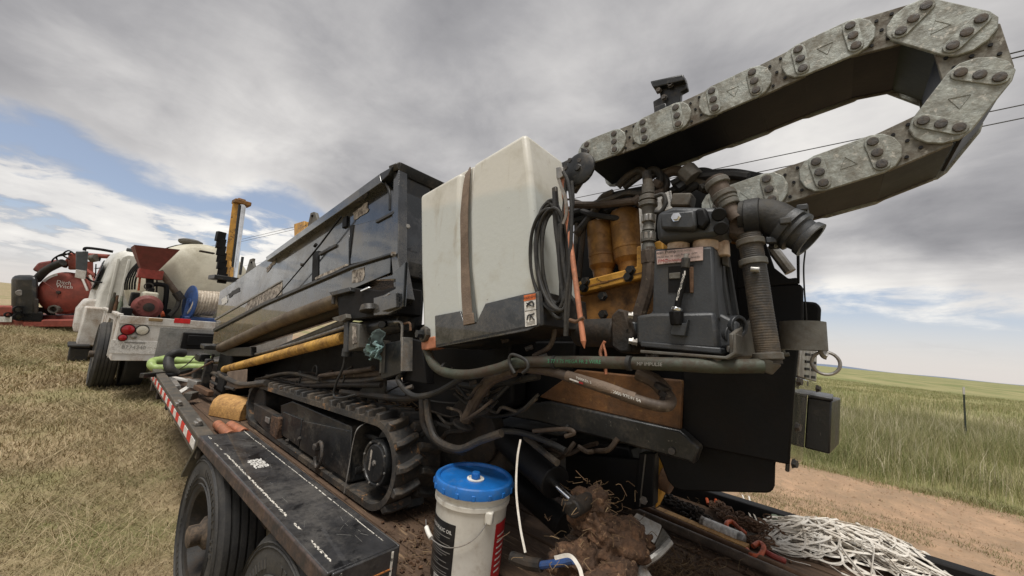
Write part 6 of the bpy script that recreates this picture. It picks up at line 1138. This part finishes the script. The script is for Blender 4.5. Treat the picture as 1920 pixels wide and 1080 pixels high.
MB().prism([VL(-60, 600), VL(160, 600), VL(160, 613), VL(-60, 613)], yl * 2.2).build('deck', 'redpaint', VT, .02)
MB().prism([VL(-60, 590, .4), VL(160, 592, .4), VL(160, 600, .4), VL(-60, 600, .4)], yl * 1.6).build('deck_rail', 'hopper', VT, .02)
hc = VL(118, 549, .5); fd = unit(-yl * .86 - xl * .5)   # direction the tank head faces
VK = MB().lathe([(.001, .16), (.25, .14), (.48, .08), (.62, .0), (.66, -.08), (.68, -.09), (.68, -.2), (.66, -.21), (.66, -2.3), (.4, -2.5), (.001, -2.52)], hc, fd, 44).build('vacuum_tank', 'redpaint', VT, ang=30)
b = MB()
for q in (.7, 2.6, 4.6): b.tube([hc + fd * .17, hc + fd * .04 + xl * .55 * math.cos(q) * .9 + V3((0, 0, .55 * math.sin(q)))], .012, 6, 0)
b.build('door_brace', 'hopper', VK); MB().lathe([(.05, 0), (.05, .05), (.001, .06)], hc + fd * .15, fd, 14).build('door_hub', 'grime', VK)
tx = unit(np.cross((0, 0, 1), fd)); text('lettering', 'Ditch', hc + fd * .145 + tx * .06 + V3((0, 0, .32)), tx, (0, 0, 1), .16, 'inkwhite', VK, .02); text('lettering', 'Witch', hc + fd * .15 + tx * .10 + V3((0, 0, .20)), tx, (0, 0, 1), .16, 'inkwhite', VK, .02)
MB().ribbon([hc + fd * (.06) + tx * (-.55 * math.cos(q)) + V3((0, 0, .6 * math.sin(q))) for q in np.linspace(.5, 1.2, 8)], .07, fd, .004).build('reflective_strip', 'tapewhite', VK)
MB().lathe([(.10, 0), (.14, .02), (.14, .06), (.10, .08), (.10, .2), (.13, .21), (.13, .26), (.09, .26), (.09, .1)], hc + fd * -.02 + V3((0, 0, -.50)), fd + V3((0, 0, -.15)), 22).build('drain_valve', 'castgrey', VK)
bx = vbox(20, 515, 70, 604, .9, 'engine_box', 'black', .16); MB().lathe([(.09, 0), (.08, .02), (.001, .025)], VL(37, 549, -.02), -yl, 20).build('emblem', 'steel', bx)
MB().prism([VL(60, 506, .6), VL(72, 492, .6), VL(110, 486, .6), VL(112, 500, .6), VL(75, 512, .6)], yl * .5).build('intake_duct', 'hopper', VT, .05); MB().tube([VL(68, 525, .3), VL(85, 508, .3), VL(105, 497, .3), VL(118, 492, .3)], .11, 12).build('vacuum_hose', 'rubber', VT)
vbox(-12, 573, 24, 594, .5, 'pump_housing', 'redpaint', .06); vbox(-14, 594, 22, 604, .03, 'licence_plate', 'labelwhite', .006, -.05)
for p, r in (((33, 580), .11), ((34, 594), .12), ((14, 590), .08)): MB().lathe([(r * .6, 0), (r, 0), (r, .12), (r * .6, .12)], VL(*p, -.02), -yl + xl * .2, 18, True).build('pipe_flange', 'blackdeep', VT)
vbox(40, 585, 80, 606, .5, 'engine_base', 'blackdeep', .04); vbox(64, 560, 72, 590, .3, 'belt_guard', 'grime', .03)
BM = vbox(128, 474, 147, 505, .5, 'boom_base', 'redpaint', .05, .5); MB().tube([VL(120, 500, .6), VL(135, 482, .6), VL(150, 478, .6), VL(205, 481, .6)], .07, 10).build('boom_arm', 'redpaint', BM); MB().tube([VL(150, 500, .6), VL(168, 510, .6), VL(195, 528, .6)], .06, 8).build('boom_arm', 'redpaint', BM)
vbox(160, 490, 175, 520, .3, 'boom_post', 'redpaint', .03, .6, BM); MB().cyl(VL(172, 485, .5), VL(182, 483, .5), .12).build('boom_motor', 'castgrey', BM)
for pp in ([(133, 478), (118, 476), (102, 484), (98, 492), (110, 497), (125, 500)], [(135, 472), (122, 478), (106, 482), (112, 492), (126, 497)], [(140, 476), (128, 470), (118, 478), (130, 486)]): MB().tube([VL(*p, .4) for p in pp], .022, 8).build('boom_hose', 'blackdeep', BM)
for pp in ([(180, 495), (179, 518), (176, 522)], [(178, 504), (190, 502)], [(187, 482), (187, 490)]): MB().tube([VL(*p, .5) for p in pp], .015, 6, 0).build('guard_rail', 'blackdeep', BM)
for k in range(3): MB().tube([VL(150 + k * 9, 512 + k * 2, .3), VL(164 + k * 9, 545 + k * 3, .3)], .03, 6, 0).build('rack_bar', ('whitepaint', 'redpaint', 'whitepaint')[k], VT)
for sg in (.2, 1.4):
    c_ = V3((v0[0], v0[1], ZG + .36)) + yl * 1.2 + xl * (sg - .6); MB().lathe([(.2, -.1), (.34, -.12), (.36, -.1), (.36, .1), (.34, .12), (.2, .1)], c_, yl, 24, True).build('wheel', 'tyre', VT)
